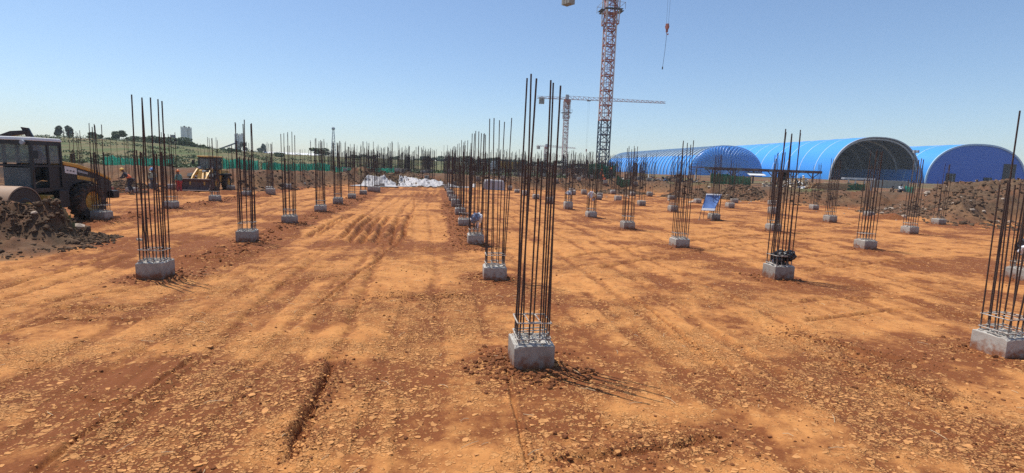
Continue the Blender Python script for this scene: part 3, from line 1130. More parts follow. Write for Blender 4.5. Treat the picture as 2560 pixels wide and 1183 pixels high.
STUBS = [stub_mesh(s) for s in range(5)]
RINGS = [ring_mesh(s) for s in range(4)]
LONG = {g: [bar_mesh(3.70, g, b) for b in (0.015, -0.02, 0.03, 0.0)] for g in (0.0122, 0.0148)}
SHORT = {g: [bar_mesh(2.56, g, b) for b in (0.01, -0.015, 0.0)] for g in (0.0122, 0.0148)}
T4 = (-0.215, -0.072, 0.072, 0.215)
PERIM = [(t, -0.215) for t in T4] + [(0.215, t) for t in T4[1:]] + [(t, 0.215) for t in T4[2::-1]] + [(-0.215, t) for t in T4[2:0:-1]]
ORD = ['nearest', 'second', 'third', 'fourth', 'fifth', 'sixth', 'seventh', 'eighth', 'ninth', 'tenth', 'farthest']
CNT = {}
for (rw, k_, cx, cy) in COLS:
    idx = CNT.get(rw, 0)
    CNT[rw] = idx + 1
    if rw == 'X':
        lab = XTXT[k_]
    elif (rw, k_) == ('B', 0):
        lab = 'nearest large rebar column on a concrete stub, centre foreground with fan of shadows'
    elif (rw, k_) == ('C', 0):
        lab = 'large rebar column on a concrete stub cut by the right edge of the picture'
    elif (rw, k_) == ('A', 1):
        lab = 'large rebar column on a concrete stub in the left foreground'
    else:
        lab = '%s rebar column in %s' % (ORD[min(idx, 10)], ROW_TXT[rw])
    d_ = math.hypot(cx, cy)
    z0 = 0.0
    t = thing('column_starter', lab, 'column', (cx, cy, max(-0.03, min(z0, 0.05))), random.uniform(-0.03, 0.03), 'column starters with rebar on concrete stubs')
    hs = random.choice((0.92, 1.0, 1.0, 1.06)) if d_ < 36 else random.uniform(0.95, 1.5)
    so = link('concrete_stub', random.choice(STUBS), t)
    so.scale = (1, 1, hs)
    so.rotation_euler[2] = 0 if d_ < 10 else random.choice((0, 1, 2, 3)) * math.pi / 2
    zt = 0.35 * hs
    g = 0.0122 if d_ < 14 else 0.0148
    lean = (random.uniform(-0.010, 0.010), random.uniform(-0.010, 0.010))
    if (rw, k_) == ('C', 0):
        lean = (-0.02, -0.03)
    if (rw, k_) == ('B', 0):
        lean = (0.0, -0.008)
    present = PERIM
    if d_ > 45:
        present = random.sample(PERIM, 8)
    bare = rw == 'X' and k_ in (0, 2, 5, 9, 10) or (rw in 'EF' and k_ >= 7)
    for i, (bx, by) in enumerate(present):
        if bare and i % 3:
            continue
        long_ = (i % 2 == 0)
        if random.random() < 0.06:
            long_ = not long_
        b = link('rebar', random.choice((LONG if long_ else SHORT)[g]), t)
        b.location = (bx + random.uniform(-.008, .008), by + random.uniform(-.008, .008), zt - 0.02)
        sw = 0.007 if random.random() < 0.8 else 0.022
        b.rotation_euler = (lean[0] + random.gauss(0, sw), lean[1] + random.gauss(0, sw), random.uniform(0, 6.28))
        b.scale = (1, 1, random.uniform(0.97, 1.02))
    if d_ < 45:
        for zz in ((0.03, 0.11, 0.33) if d_ < 14 else (0.06, random.choice((0.22, 0.3)))):
            s = link('stirrup', random.choice(RINGS), t)
            s.location = (0, 0, zt + zz)
            s.rotation_euler = (random.gauss(0, 0.03), random.gauss(0, 0.03), random.choice((0, 1, 2, 3)) * math.pi / 2)


# far cages on the raised ground past the white sheets
def far_cage(seed):
    rnd = random.Random(seed)
    mb = MB()
    for i in range(16):
        x, y = rnd.uniform(-1.0, 1.0), rnd.uniform(-0.6, 0.6)
        h = rnd.choice((4.2, 4.0, 3.0, 2.9, 2.95, 3.1))
        lx, ly = rnd.gauss(0, 0.03), rnd.gauss(0, 0.03)
        mb.cyl((x, y, 0.0), (x + lx, y + ly, h), 0.026, 0.026, 4, False)
    for z in (0.6, 1.4):
        for a, b in (((-1, -.6), (1, -.6)), ((1, -.6), (1, .6)), ((1, .6), (-1, .6)), ((-1, .6), (-1, -.6))):
            mb.cyl((*a, z), (*b, z), 0.012, None, 4, False)
    return mb.mesh('rebar_cage', M['rebar'])


CAGES = [far_cage(s) for s in range(6)]
nf = 0
for row in range(7):
    yy = 73.5 + row * 5.8
    for i in range(16):
        xx = -16 + i * 3.7 + RNG.normal(0, 0.35)
        if xx > 36:
            continue
        y2 = yy + RNG.normal(0, 0.5)
        z = gz(xx, y2)
        side = 'lane side' if xx < 4 else 'crane side'
        t = thing('column_starter', 'far rebar cage in the dark thicket past the white sheets, ' + side, 'column', (xx, y2, z), random.uniform(-.2, .2),
                  'rebar cages in the far thicket ' + side)
        s = link('concrete_stub', random.choice(STUBS), t)
        s.scale = (1, 1, 1.6)
        c = link('rebar_cage', random.choice(CAGES), t)
        c['kind'] = 'stuff'
        nf += 1

# ---------------------------------------------------------------- arched sheds
def glossy(name, col, rough=0.35, var=0.08, scale=0.05, metal=0.0):
    mt = simple(name, col, rough, var, scale)
    mt.node_tree.nodes['Principled BSDF'].inputs['Metallic'].default_value = metal
    return mt


M['shed_blue'] = glossy('blue_sheet', (0.06, 0.33, 0.84), 0.32)
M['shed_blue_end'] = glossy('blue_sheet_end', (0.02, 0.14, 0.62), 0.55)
M['shed_strip'] = glossy('pale_strip', (0.42, 0.6, 0.8), 0.45)
M['shed_inside'] = glossy('shed_inside', (0.045, 0.05, 0.065), 0.8)
M['shed_lattice'] = glossy('shed_lattice', (0.2, 0.43, 0.78), 0.4)
M['shed_grey'] = simple('bare_grey_sheet', (0.22, 0.27, 0.3), 0.6, 0.3, 0.25)
M['galv'] = simple('galvanised', (0.42, 0.45, 0.48), 0.5, 0.2, 0.3)
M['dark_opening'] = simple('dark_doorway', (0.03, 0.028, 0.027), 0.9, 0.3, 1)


def arch_pt(w, h, t, off=0.0):
    """t 0..1 from left foot to right foot of the arch"""
    a = math.pi * (1 - t)
    c, s = math.cos(a), math.sin(a)
    e = 0.86
    x = math.copysign(abs(c) ** e, c) * (w / 2 + off)
    z = abs(s) ** e * (h + off)
    return x, z


def strip(mb, w, h, t0, t1, y0, y1, off0, off1, n):
    pts = []
    for i in range(n + 1):
        t = t0 + (t1 - t0) * i / n
        for off in (off0, off1):
            x, z = arch_pt(w, h, t, off)
            pts += [(x, y0, z), (x, y1, z)]
    fs_ = []
    for i in range(n):
        a, b = i * 4, i * 4 + 4
        fs_ += [(a, a + 1, b + 1, b), (a + 2, b + 2, b + 3, a + 3), (a, b, b + 2, a + 2), (a + 1, a + 3, b + 3, b + 1)]
    e = n * 4
    fs_ += [(0, 2, 3, 1), (e, e + 1, e + 3, e + 2)]
    mb.add(pts, fs_)


def shed(label, x, y, z, w, h, length, bays, style):
    t = thing('arched_shed', label, 'shed', (x, y, z), 0, 'blue arched sheds behind the site')
    bl = length / bays
    for i in range(bays):
        y0, y1 = i * bl, (i + 1) * bl
        mb = MB()
        if style == 'bare':
            strip(mb, w, h, 0.0, 0.22, y0, y1 - 0.05, 0.0, 0.12, 12)
            m2 = MB()
            strip(m2, w, h, 0.80, 1.0, y0, y1 - 0.05, 0.0, 0.12, 10)
            m2.build('roof_panel', M['shed_blue'], t, smooth=True)
        else:
            strip(mb, w, h, 0.0, 1.0, y0, y1 - 0.05, 0.0, 0.12, 40)
        mb.build('roof_panel', M['shed_blue'], t, smooth=True)
        if style == 'bare':
            mb = MB()
            strip(mb, w, h, 0.22, 0.80, y0, y1 - 0.02, 0.02, 0.10, 12)
            mb.build('bare_panel', M['shed_grey'], t, smooth=True)
    # frames: pale rib outside at every bay, steel arch inside
    for i in range(bays + 1):
        yy = i * bl
        mb = MB()
        if style == 'bare':
            strip(mb, w, h, 0.0, 1.0, yy - 0.14, yy + 0.14, 0.16, 0.5, 30)
        elif style == 'open' and i == 0:
            strip(mb, w, h, 0.0, 1.0, yy - 0.25, yy + 0.25, -0.18, 0.16, 40)
        else:
            strip(mb, w, h, 0.0, 1.0, yy - 0.17, yy + 0.17, 0.10, 0.18, 40)
        mb.build('rib', M['galv'] if style == 'open' and i == 0 else M['shed_strip'], t, smooth=True)
        if style == 'open':
            mb = MB()
            strip(mb, w, h, 0.0, 1.0, yy + 0.5, yy + 0.9, -0.95, -0.4, 30)
            mb.build('inner_arch', M['galv'], t)
    if style in ('open', 'bare'):
        # dark lining and purlins inside
        mb = MB()
        strip(mb, w, h, 0.0, 1.0, 0.7, length, -0.35, -0.2, 40)
        mb.build('lining', M['shed_inside'], t)
        for j in range(1, 26):
            px, pz = arch_pt(w, h, j / 26.0, -0.55)
            MB().box((px, length / 2, pz), (0.16, length - 2, 0.16)).build('purlin', M['steel_grey'], t)
    if style == 'open':
        # bare posts and rails of the end frame, and the closed far end
        for k in range(1, 12):
            tx = -w / 2 + w * k / 12
            hh = h * max(0.0, 1 - abs(2 * tx / w) ** 2.3) ** 0.44
            MB().box((tx, length * 0.92, hh / 2), (0.35, 0.3, hh)).build('end_post', M['galv'], t)
    far = MB()
    ring = [arch_pt(w, h, i / 40, -0.1) for i in range(41)]
    far.prism(ring, 'y', length - 0.3, length)
    far.build('far_end_wall', M['shed_inside'] if style == 'open' else M['shed_blue_end'], t)
    if style == 'closed':
        e = MB()
        e.prism(ring, 'y', 0.2, 0.5)
        e.build('end_wall', M['shed_blue_end'], t)
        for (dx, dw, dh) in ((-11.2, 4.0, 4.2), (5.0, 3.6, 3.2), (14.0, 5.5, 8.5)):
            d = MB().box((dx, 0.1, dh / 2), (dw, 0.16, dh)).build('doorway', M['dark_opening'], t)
            MB().box((dx + dw * 0.18, 0.0, dh / 2), (0.12, 0.1, dh)).build('door_post', M['galv'], d)
        f = MB()
        strip(f, w, h, 0.0, 1.0, -0.15, 0.2, -0.35, 0.22, 40)
        f.build('edge_trim', M['shed_strip'], t, smooth=True)
    if style == 'bare':
        # rounded end: blue sheets under a steel lattice
        dep = 3.6
        def dome(tt, phi, off=0.0):
            x_, z_ = arch_pt(w, h, tt, off)
            c_ = math.cos(phi)
            return (x_ * c_, -(dep + off) * math.sin(phi), max(z_ * c_, 0.0))
        nt, nph = 18, 7
        for i in range(nt):
            for j in range(nph):
                t0, t1 = i / nt + 0.0012, (i + 1) / nt - 0.0012
                q0, q1 = j / nph * 1.5, (j + 1) / nph * 1.5
                pts, fs_ = [], []
                for off in (0.0, 0.1):
                    for u in (t0, (t0 + t1) / 2, t1):
                        for v in (q0, (q0 + q1) / 2, q1):
                            pts.append(dome(u, v, off))
                for a_ in range(2):
                    for b_ in range(2):
                        q = a_ * 3 + b_
                        fs_ += [(q, q + 1, q + 4, q + 3), (9 + q, 9 + q + 3, 9 + q + 4, 9 + q + 1)]
                MB().add(pts, fs_).build('end_panel', M['shed_blue'], t, smooth=True)
        for i in range(0, nt * 2 + 1, 1):
            for s in (-1, 1):
                m2 = MB()
                last = None
                for q in range(0, 17):
                    ph = 1.5 * q / 16
                    tt = i / (nt * 2) + s * 0.16 * q / 16
                    if not 0 <= tt <= 1:
                        break
                    P = dome(tt, ph, 0.3)
                    if last is not None:
                        m2.bar(last, P, 0.13)
                    last = P
                if m2.v:
                    m2.build('lattice_bar', M['shed_lattice'], t)
    return t


s2l, s2r = at_y(2072, 456, 172), at_y(2297, 460, 172)
shed('long blue arched shed with an open end showing dark steel frames', (s2l[0] + s2r[0]) / 2, 172, 2.2, s2r[0] - s2l[0], 16.4, 118, 14, 'open')
s3l, s3r = at_y(2312, 460, 168), at_y(2562, 466, 168)
shed('blue arched shed with a closed flat blue end wall beside the earth pile', (s3l[0] + s3r[0]) / 2, 168, 2.2, s3r[0] - s3l[0], 15.2, 110, 12, 'closed')
s1l, s1r = at_y(1722, 445, 203), at_y(1902, 446, 203)
shed('long ribbed blue arched shed with a bare grey ridge, behind the open shelter', (s1l[0] + s1r[0]) / 2, 203, 2.1, s1r[0] - s1l[0], 12.6, 106, 30, 'bare')


# ---------------------------------------------------------------- tower cranes
def lattice_box(mb, w, h, leg, z0, cross=True):
    for x in (-1, 1):
        for y in (-1, 1):
            mb.cur = 1
            mb.box((x * w / 2, y * w / 2, z0 + h / 2), (leg, leg, h))
    mb.cur = 0
    c = [(-1, -1), (1, -1), (1, 1), (-1, 1)]
    for i in range(4):
        a, b = c[i], c[(i + 1) % 4]
        A0, B0 = Vector((a[0] * w / 2, a[1] * w / 2, z0 + 0.03)), Vector((b[0] * w / 2, b[1] * w / 2, z0 + 0.03))
        mb.bar(A0, B0, leg * 0.9)
        up = Vector((0, 0, h / 2))
        mb.bar(A0, B0 + up, leg * 0.55)
        mb.bar(B0 + up, A0 + up * 2, leg * 0.55)
        mb.bar(A0 + up, B0 + up, leg * 0.5)


def boom(parent, name, length, w, h, start, mats, taper=0.5):
    """triangular lattice boom along +x"""
    n = max(4, int(length / 2.0))
    mb = MB()
    pts = []
    for i in range(n + 1):
        x = start + length * i / n
        k = 1 - (1 - taper) * i / n
        pts.append((Vector((x, -w / 2, 0)), Vector((x, w / 2, 0)), Vector((x, 0, h * k))))
    th = 0.13
    for i in range(n):
        a, b = pts[i], pts[i + 1]
        mb.cur = 1
        for j in range(3):
            mb.bar(a[j], b[j], th)
        mb.cur = 0
        mb.bar(a[0], a[1], th * 0.6)
        mid0, mid1 = (a[0] + b[0]) / 2, (a[1] + b[1]) / 2
        mb.bar(a[2], b[0], th * 0.6)
        mb.bar(a[2], b[1], th * 0.6)
        mb.bar(a[0], a[2], th * 0.6)
        mb.bar(a[1], a[2], th * 0.6)
    return mb.build(name, mats, parent)


def crane(label, base, top_z, w, sec, n_dark, jib_deg, jib_len, counter_len, hook_at, hook_z, chain):
    x, y, z = base
    t = thing('tower_crane', label, 'crane', (x, y, z), 0, 'tower cranes over the site')
    H = top_z - z
    n = int(round(H / sec))
    sec = H / n
    mb = MB(); lattice_box(mb, w, sec - 0.02, w * 0.11, 0.0)
    red = mb.mesh('mast_section', [M['crane_red'], M['crane_white']])
    mb = MB(); lattice_box(mb, w, sec - 0.02, w * 0.11, 0.0)
    drk = mb.mesh('mast_section', [M['crane_blue'], M['crane_blue']])
    for i in range(n):
        link('mast_section', drk if i < n_dark else red, t, (0, 0, i * sec))
    # ladder inside the mast
    mb = MB()
    for sx in (-0.22, 0.22):
        mb.bar((sx, -w * 0.2, 0), (sx, -w * 0.2, H), 0.06)
    for i in range(int(H / 0.45)):
        mb.bar((-0.22, -w * 0.2, i * 0.45), (0.22, -w * 0.2, i * 0.45), 0.04)
    mb.build('ladder', M['crane_red'], t)
    MB().box((0, 0, -0.6), (w * 2.4, w * 2.4, 1.6)).build('base_block', M['concrete'], t)
    # climbing collar with platform
    cz = H - sec * 2.65
    mb = MB()
    lattice_box(mb, w * 1.34, sec * 1.9, w * 0.09, cz)
    lattice_box(mb, w * 1.34, sec * 0.8, w * 0.09, cz + sec * 1.9)
    mb.build('climbing_frame', [M['crane_red'], M['crane_white']], t)
    mb = MB()
    for sx, sy, lx, ly in ((0, -1, 2.2, 0.55), (0, 1, 2.2, 0.55), (-1, 0, 0.55, 1.4), (1, 0, 0.55, 1.4)):
        mb.box((sx * w * 0.95, sy * w * 0.95, cz + sec * 0.88), (lx * w * 0.8, ly * w * 0.8, 0.1))
    mb.build('platform', M['crane_blue'], t)
    mb = MB()
    for sx in (-1, 1):
        for sy in (-1, 1):
            mb.bar((sx * w * 1.1, sy * w * 1.1, cz + sec * 0.88), (sx * w * 1.1, sy * w * 1.1, cz + sec * 0.88 + 1.1), 0.06)
        mb.bar((sx * w * 1.1, -w * 1.1, cz + sec * 0.88 + 1.1), (sx * w * 1.1, w * 1.1, cz + sec * 0.88 + 1.1), 0.05)
        mb.bar((-w * 1.1, sx * w * 1.1, cz + sec * 0.88 + 1.1), (w * 1.1, sx * w * 1.1, cz + sec * 0.88 + 1.1), 0.05)
    mb.build('handrail', M['galv'], t)
    # slewing part
    MB().cyl((0, 0, H - 0.2), (0, 0, H + 0.9), w * 0.75, w * 0.75, 16).build('slewing_ring', M['crane_red'], t)
    mats = [M['crane_red'], M['crane_white']]
    R = Matrix.Rotation(math.radians(jib_deg), 4, 'Z')
    jb = boom(t, 'jib', jib_len, w * 0.7, w * 0.75, w * 0.4, mats)
    MJ = Matrix.Translation((0, 0, H + 1.0)) @ R
    MC = MJ @ Matrix.Rotation(math.pi, 4, 'Z')
    jb.matrix_local = MJ
    cj = boom(t, 'counter_jib', counter_len, w * 0.8, w * 0.45, w * 0.4, mats, 1.0)
    cj.matrix_local = MC
    for k in range(3):
        cw = MB().box((counter_len - 0.4 - k * 0.75, 0, -0.9), (0.62, w * 0.85, 2.6)).build('counterweight', M['concrete'], t, bevel=0.05)
        cw.matrix_local = MC
    cab = MB().prism([(0.2, -1.9), (1.5, -1.9), (1.9, -0.6), (1.7, 0.2), (0.2, 0.2)], 'y', w * 0.5, w * 0.5 + 1.3).build('cab', M['crane_white'], t)
    cab.matrix_local = MJ
    hd = MB()
    hd.box((0, 0, w * 0.5), (w * 0.7, w * 0.8, w * 1.0)).build('tower_head', M['galv'], t).matrix_local = MJ
    # trolley, rope, hook
    tr = MB().box((hook_at, 0, -0.25), (1.4, w * 0.75, 0.3)).build('trolley', M['steel_grey'], t)
    tr.matrix_local = MJ
    hz = hook_z - z - H - 1.0
    mb = MB()
    for s in (-0.3, 0.3):
        mb.cyl((hook_at + s, 0, -0.3), (hook_at + s * 0.6, 0, hz + 0.6), 0.016, None, 5)
    mb.build('rope', M['wire'], t).matrix_local = MJ
    mb = MB()
    mb.cyl((hook_at, -0.16, hz + 0.25), (hook_at, 0.16, hz + 0.25), 0.3, None, 14)
    mb.box((hook_at, 0, hz + 0.3), (0.4, 0.36, 0.8))
    mb.box((hook_at, 0, hz - 0.35), (0.3, 0.2, 0.45))
    mb.tube([(hook_at, 0, hz - 0.5), (hook_at, 0, hz - 0.8), (hook_at + 0.16, 0, hz - 1.0), (hook_at + 0.32, 0, hz - 0.85)], 0.07, 6)
    mb.build('hook_block', M['crane_red'], t).matrix_local = MJ
    if chain:
        mb = MB()
        mb.tube([(hook_at, 0, hz - 0.9), (hook_at - 0.2, 0.1, hz - 0.9 - chain * 0.5), (hook_at - 0.5, 0.2, hz - 0.9 - chain)], 0.03, 5)
        mb.box((hook_at - 0.5, 0.2, hz - 1.0 - chain), (0.16, 0.12, 0.4))
        mb.build('sling_chain', M['wire'], t).matrix_local = MJ
    return t


b = at_y(1504, 440, 92)
crane('tall red and white tower crane with dark lower mast, its jib above the picture', (b[0], b[1], gz(b[0], b[1])), 35.2, 1.75, 2.6, 4, -60.0, 44, 12.0, 12.0, 25.6, 5.0)
b = at_y(1410, 412, 212)
crane('smaller red tower crane with its whole jib level against the sky', (b[0], b[1], gz(b[0], b[1])), 30.4, 1.8, 2.6, 2, -6.0, 40, 11.5, 9.0, 11.0, 0)
b = at_y(1364, 412, 420)
crane('tiny far tower crane with a low pale jib on the horizon', (b[0], b[1], gz(b[0], b[1])), 20.0, 2.2, 3.0, 0, 24.0, 30, 9, 14, 14.0, 0)


# ---------------------------------------------------------------- road roller and wheel loader
def glass_mat():
    mt, nt, bs = new_mat('dusty_glass')
    N, L = nt.nodes, nt.links
    tr = N.new('ShaderNodeBsdfTransparent')
    tr.inputs['Color'].default_value = (0.75, 0.8, 0.82, 1)
    mx = N.new('ShaderNodeMixShader')
    nz = N.new('ShaderNodeTexNoise')
    nz.inputs['Scale'].default_value = 2.0
    tc = N.new('ShaderNodeTexCoord')
    L.new(tc.outputs['Object'], nz.inputs['Vector'])
    mr = N.new('ShaderNodeMapRange')
    mr.inputs['To Min'].default_value = 0.12
    mr.inputs['To Max'].default_value = 0.42
    L.new(nz.outputs['Fac'], mr.inputs['Value'])
    L.new(mr.outputs['Result'], mx.inputs['Fac'])
    L.new(tr.outputs[0], mx.inputs[1])
    L.new(bs.outputs[0], mx.inputs[2])
    bs.inputs['Base Color'].default_value = (0.36, 0.38, 0.37, 1)
    bs.inputs['Roughness'].default_value = 0.15
    L.new(mx.outputs[0], N['Material Output'].inputs['Surface'])
    return mt


M['glass'] = glass_mat()


def wheel(parent, x, y, r, w, out):
    """wheel on a y axle; out = +1 when the outer face looks to +y"""
    h = bpy.data.objects.new('wheel', None)
    COL.objects.link(h)
    h.parent = parent
    h.location = (x, y, r)
    mb = MB()
    prof = [(r * 0.54, -w * 0.42), (r * 0.7, -w * 0.5), (r * 0.9, -w * 0.48), (r * 0.97, -w * 0.36), (r * 0.975, 0), (r * 0.97, w * 0.36), (r * 0.9, w * 0.48), (r * 0.7, w * 0.5), (r * 0.54, w * 0.42)]
    mb.lathe(prof, 32, 'y')
    n = 20
    for i in range(n):
        for s in (-1, 1):
            a = 2 * math.pi * (i + (0.25 if s > 0 else -0.25)) / n
            R = Matrix.Rotation(-a, 3, 'Y') @ Matrix.Rotation(s * 0.55, 3, 'X') @ Matrix.Identity(3)
            c = Vector((math.cos(a) * r * 0.985, s * w * 0.25, math.sin(a) * r * 0.985))
            mb.box(c, (r * 0.075, w * 0.5, r * 0.13), R)
    mb.build('tyre', M['tyre'], h, smooth=False)
    mb = MB()
    mb.lathe([(0.0, out * w * 0.18), (r * 0.2, out * w * 0.2), (r * 0.22, out * w * 0.3), (r * 0.36, out * w * 0.22), (r * 0.5, out * w * 0.3), (r * 0.56, out * w * 0.44), (r * 0.56, -out * w * 0.44)], 24, 'y')
    for i in range(8):
        a = 2 * math.pi * i / 8
        mb.cyl((math.cos(a) * r * 0.29, out * w * 0.2, math.sin(a) * r * 0.29), (math.cos(a) * r * 0.29, out * w * 0.3, math.sin(a) * r * 0.29), r * 0.03, None, 6)
    mb.build('rim', M['yellow'], h, smooth=True)
    return h


def cab_frame(parent, x0, x1, hw, z0, z1, roof_mat, sill, roof_over=0.08, mid=True):
    cab = bpy.data.objects.new('cab', None)
    COL.objects.link(cab)
    cab.parent = parent
    mb = MB()
    p = 0.09
    for x in (x0, x1):
        for y in (-hw, hw):
            mb.box((x, y, (z0 + z1) / 2), (p, p, z1 - z0))
    for y in (-hw, hw):
        mb.box(((x0 + x1) / 2, y, z0 + 0.05), (x1 - x0, p * 0.9, 0.12))
        mb.box(((x0 + x1) / 2, y, sill), (x1 - x0, p * 0.8, 0.07))
        mb.box(((x0 + x1) / 2, y, z1 - 0.07), (x1 - x0, p * 0.9, 0.16))
        if mid:
            mb.box((x0 + (x1 - x0) * 0.45, y, (z0 + z1) / 2), (p, p * 0.9, z1 - z0))
    for x in (x0, x1):
        mb.box((x, 0, z0 + 0.05), (p * 0.9, 2 * hw, 0.12))
        mb.box((x, 0, z1 - 0.07), (p * 0.9, 2 * hw, 0.16))
        mb.box((x, 0, sill), (p * 0.8, 2 * hw, 0.06))
    mb.box(((x0 + x1) / 2, 0, z0 - 0.02), (x1 - x0, 2 * hw, 0.08))
    mb.build('cab_frame', M['black_paint'], cab)
    MB().box(((x0 + x1) / 2, 0, z1 + 0.06), (x1 - x0 + 2 * roof_over, 2 * hw + 2 * roof_over, 0.13), taper=0.95).build('roof', roof_mat, cab, bevel=0.03)
    for y in (-hw, hw):
        g = MB()
        g.box(((x0 + x1) / 2, y, (sill + z1) / 2), (x1 - x0 - p, 0.012, z1 - sill - 0.2))
        g.build('side_window', M['glass'], cab)
    for x, nm in ((x0, 'rear_window'), (x1, 'windscreen')):
        MB().box((x, 0, (sill + z1) / 2), (0.012, 2 * hw - p, z1 - sill - 0.2)).build(nm, M['glass'], cab)
        MB().box((x, 0, (sill + z0) / 2), (0.012, 2 * hw - p, sill - z0 - 0.14)).build('lower_window', M['glass'], cab)
    return cab


def road_roller(loc, heading):
    t = thing('road_roller', 'dark road roller with yellow bonnet and smooth steel drum parked behind the soil mound', 'road roller', loc, heading)
    # drum with its frame
    d = MB()
    d.cyl((1.6, -1.05, 0.76), (1.6, 1.05, 0.76), 0.76, None, 44)
    dr = d.build('drum', M['drum'], t, smooth=True)
    for s in (-1, 1):
        MB().lathe([(0.0, s * 1.06), (0.3, s * 1.07), (0.34, s * 1.055), (0.68, s * 1.055), (0.71, s * 1.075)], 30, 'y', (1.6, 0, 0.76)).build('drum_end', M['black_paint'], dr)
        f = MB().prism([(0.45, 0.4), (0.6, 0.8), (1.35, 0.8), (1.6, 0.95), (1.85, 0.8), (2.6, 0.8), (2.65, 0.4), (1.9, 0.35), (1.3, 0.35)], 'y', s * 1.1, s * 1.22)
        f.build('drum_frame_plate', M['yellow'], t, bevel=0.02)
    MB().box((2.62, 0, 0.6), (0.22, 2.44, 0.36)).build('front_crossbeam', M['yellow'], t, bevel=0.03)
    MB().box((0.55, 0, 0.9), (0.3, 2.3, 0.5)).build('rear_crossbeam', M['yellow'], t, bevel=0.03)
    MB().box((0.15, 0, 0.85), (0.7, 0.6, 0.55)).build('articulation_joint', M['black_paint'], t)
    # rear body
    MB().box((-1.5, 0, 0.95), (2.6, 1.15, 0.5)).build('chassis', M['black_paint'], t, bevel=0.03)
    for s in (-1, 1):
        sp = MB().prism([(-0.55, 1.2), (-0.55, 2.28), (-1.2, 2.2), (-2.2, 1.98), (-3.15, 1.66), (-3.2, 1.1), (-2.55, 1.15), (-2.2, 1.5), (-1.6, 1.62), (-1.0, 1.5), (-0.75, 1.2)], 'y', s * 0.78, s * 0.84)
        sp.build('bonnet_side', M['black_paint'], t)
        st = MB().prism([(-0.62, 1.98), (-0.62, 2.26), (-1.25, 2.16), (-1.25, 1.9)], 'y', s * 0.845, s * 0.85).build('sticker', M['white'], t)
        for q in range(3):
            MB().box((-0.76 - q * 0.16, s * 0.853, 2.08 - q * 0.022), (0.1, 0.004, 0.05)).build('sticker_print', M['steel_grey'], st)
        MB().prism([(-1.3, 2.0), (-1.3, 2.1), (-1.85, 1.98), (-1.85, 1.9)], 'y', s * 0.845, s * 0.85).build('name_strip', M['galv'], t)
        MB().prism([(-1.25, 1.72), (-1.25, 1.88), (-2.2, 1.72), (-2.45, 1.42), (-2.35, 1.38), (-2.1, 1.6)], 'y', s * 0.845, s * 0.852).build('stripe', M['yellow'], t)
    MB().prism([(-0.55, 2.3), (-0.55, 2.44), (-1.3, 2.34), (-2.3, 2.08), (-3.2, 1.74), (-3.22, 1.62), (-2.2, 1.96), (-1.2, 2.2)], 'y', -0.88, 0.88).build('bonnet_top', M['yellow'], t, bevel=0.03)
    MB().box((-3.15, 0, 1.3), (0.16, 1.7, 0.62)).build('radiator_grille', M['black_paint'], t)
    MB().box((-3.35, 0, 0.98), (0.4, 1.95, 0.34)).build('rear_bumper', M['black_paint'], t, bevel=0.03)
    MB().cyl((-1.7, 0.35, 2.15), (-1.7, 0.35, 2.75), 0.055, None, 10).build('exhaust_pipe', M['black_paint'], t)
    for s in (-1, 1):
        wheel(t, -1.65, s * 0.9, 0.77, 0.56, s)
        MB().prism([(-0.6, 1.3), (-0.6, 0.6), (-0.1, 0.6), (-0.1, 1.3)], 'y', s * 0.7, s * 0.98).build('step_box', M['black_paint'], t, bevel=0.02)
        MB().box((-3.3, s * 0.75, 1.25), (0.14, 0.22, 0.12)).build('tail_light', M['crane_red'], t)
        MB().tube([(0.92, s * 0.85, 1.5), (1.0, s * 0.95, 2.1), (1.0, s * 0.95, 2.7)], 0.02, 6).build('hand_rail', M['black_paint'], t)
    cab = cab_frame(t, -0.5, 0.85, 0.8, 1.3, 3.2, M['white'], 2.25)
    # panelled lower part, seat and wheel inside
    for s in (-1, 1):
        MB().box((-0.2, s * 0.78, 1.8), (0.6, 0.03, 0.9)).build('door_panel', M['black_paint'], cab)
    sd = MB()
    sd.box((-0.05, 0, 1.75), (0.5, 0.5, 0.14)); sd.box((-0.28, 0, 2.1), (0.14, 0.5, 0.75))
    sd.build('seat', M['black_paint'], cab, bevel=0.04)
    sw = MB().tube([(0.6, 0, 1.4), (0.42, 0, 2.0)], 0.03, 6)
    sw.cyl((0.42, 0, 1.98), (0.4, 0, 2.04), 0.2, None, 16)
    sw.build('steering_wheel', M['black_paint'], cab)
    MB().box((0.55, 0, 1.75), (0.3, 0.7, 0.8)).build('console', M['black_paint'], cab)
    for s in (-1, 1):
        MB().cyl((0.9, s * 0.6, 3.12), (0.99, s * 0.6, 3.12), 0.08, None, 12).build('work_light', M['galv'], cab)
        mr_ = MB().tube([(0.88, s * 0.82, 2.75), (1.05, s * 1.1, 2.75)], 0.015, 6)
        mr_.box((1.05, s * 1.12, 2.68), (0.04, 0.16, 0.3))
        mr_.build('mirror', M['black_paint'], cab)
    return t


hd = math.radians(-95)
fw = np.array([math.cos(hd), math.sin(hd)])
lf = np.array([-math.sin(hd), math.cos(hd)])
wl = un(222, 549)[:2]
org = wl + 1.65 * fw - 0.9 * lf
road_roller((org[0], org[1], 0.02), hd)


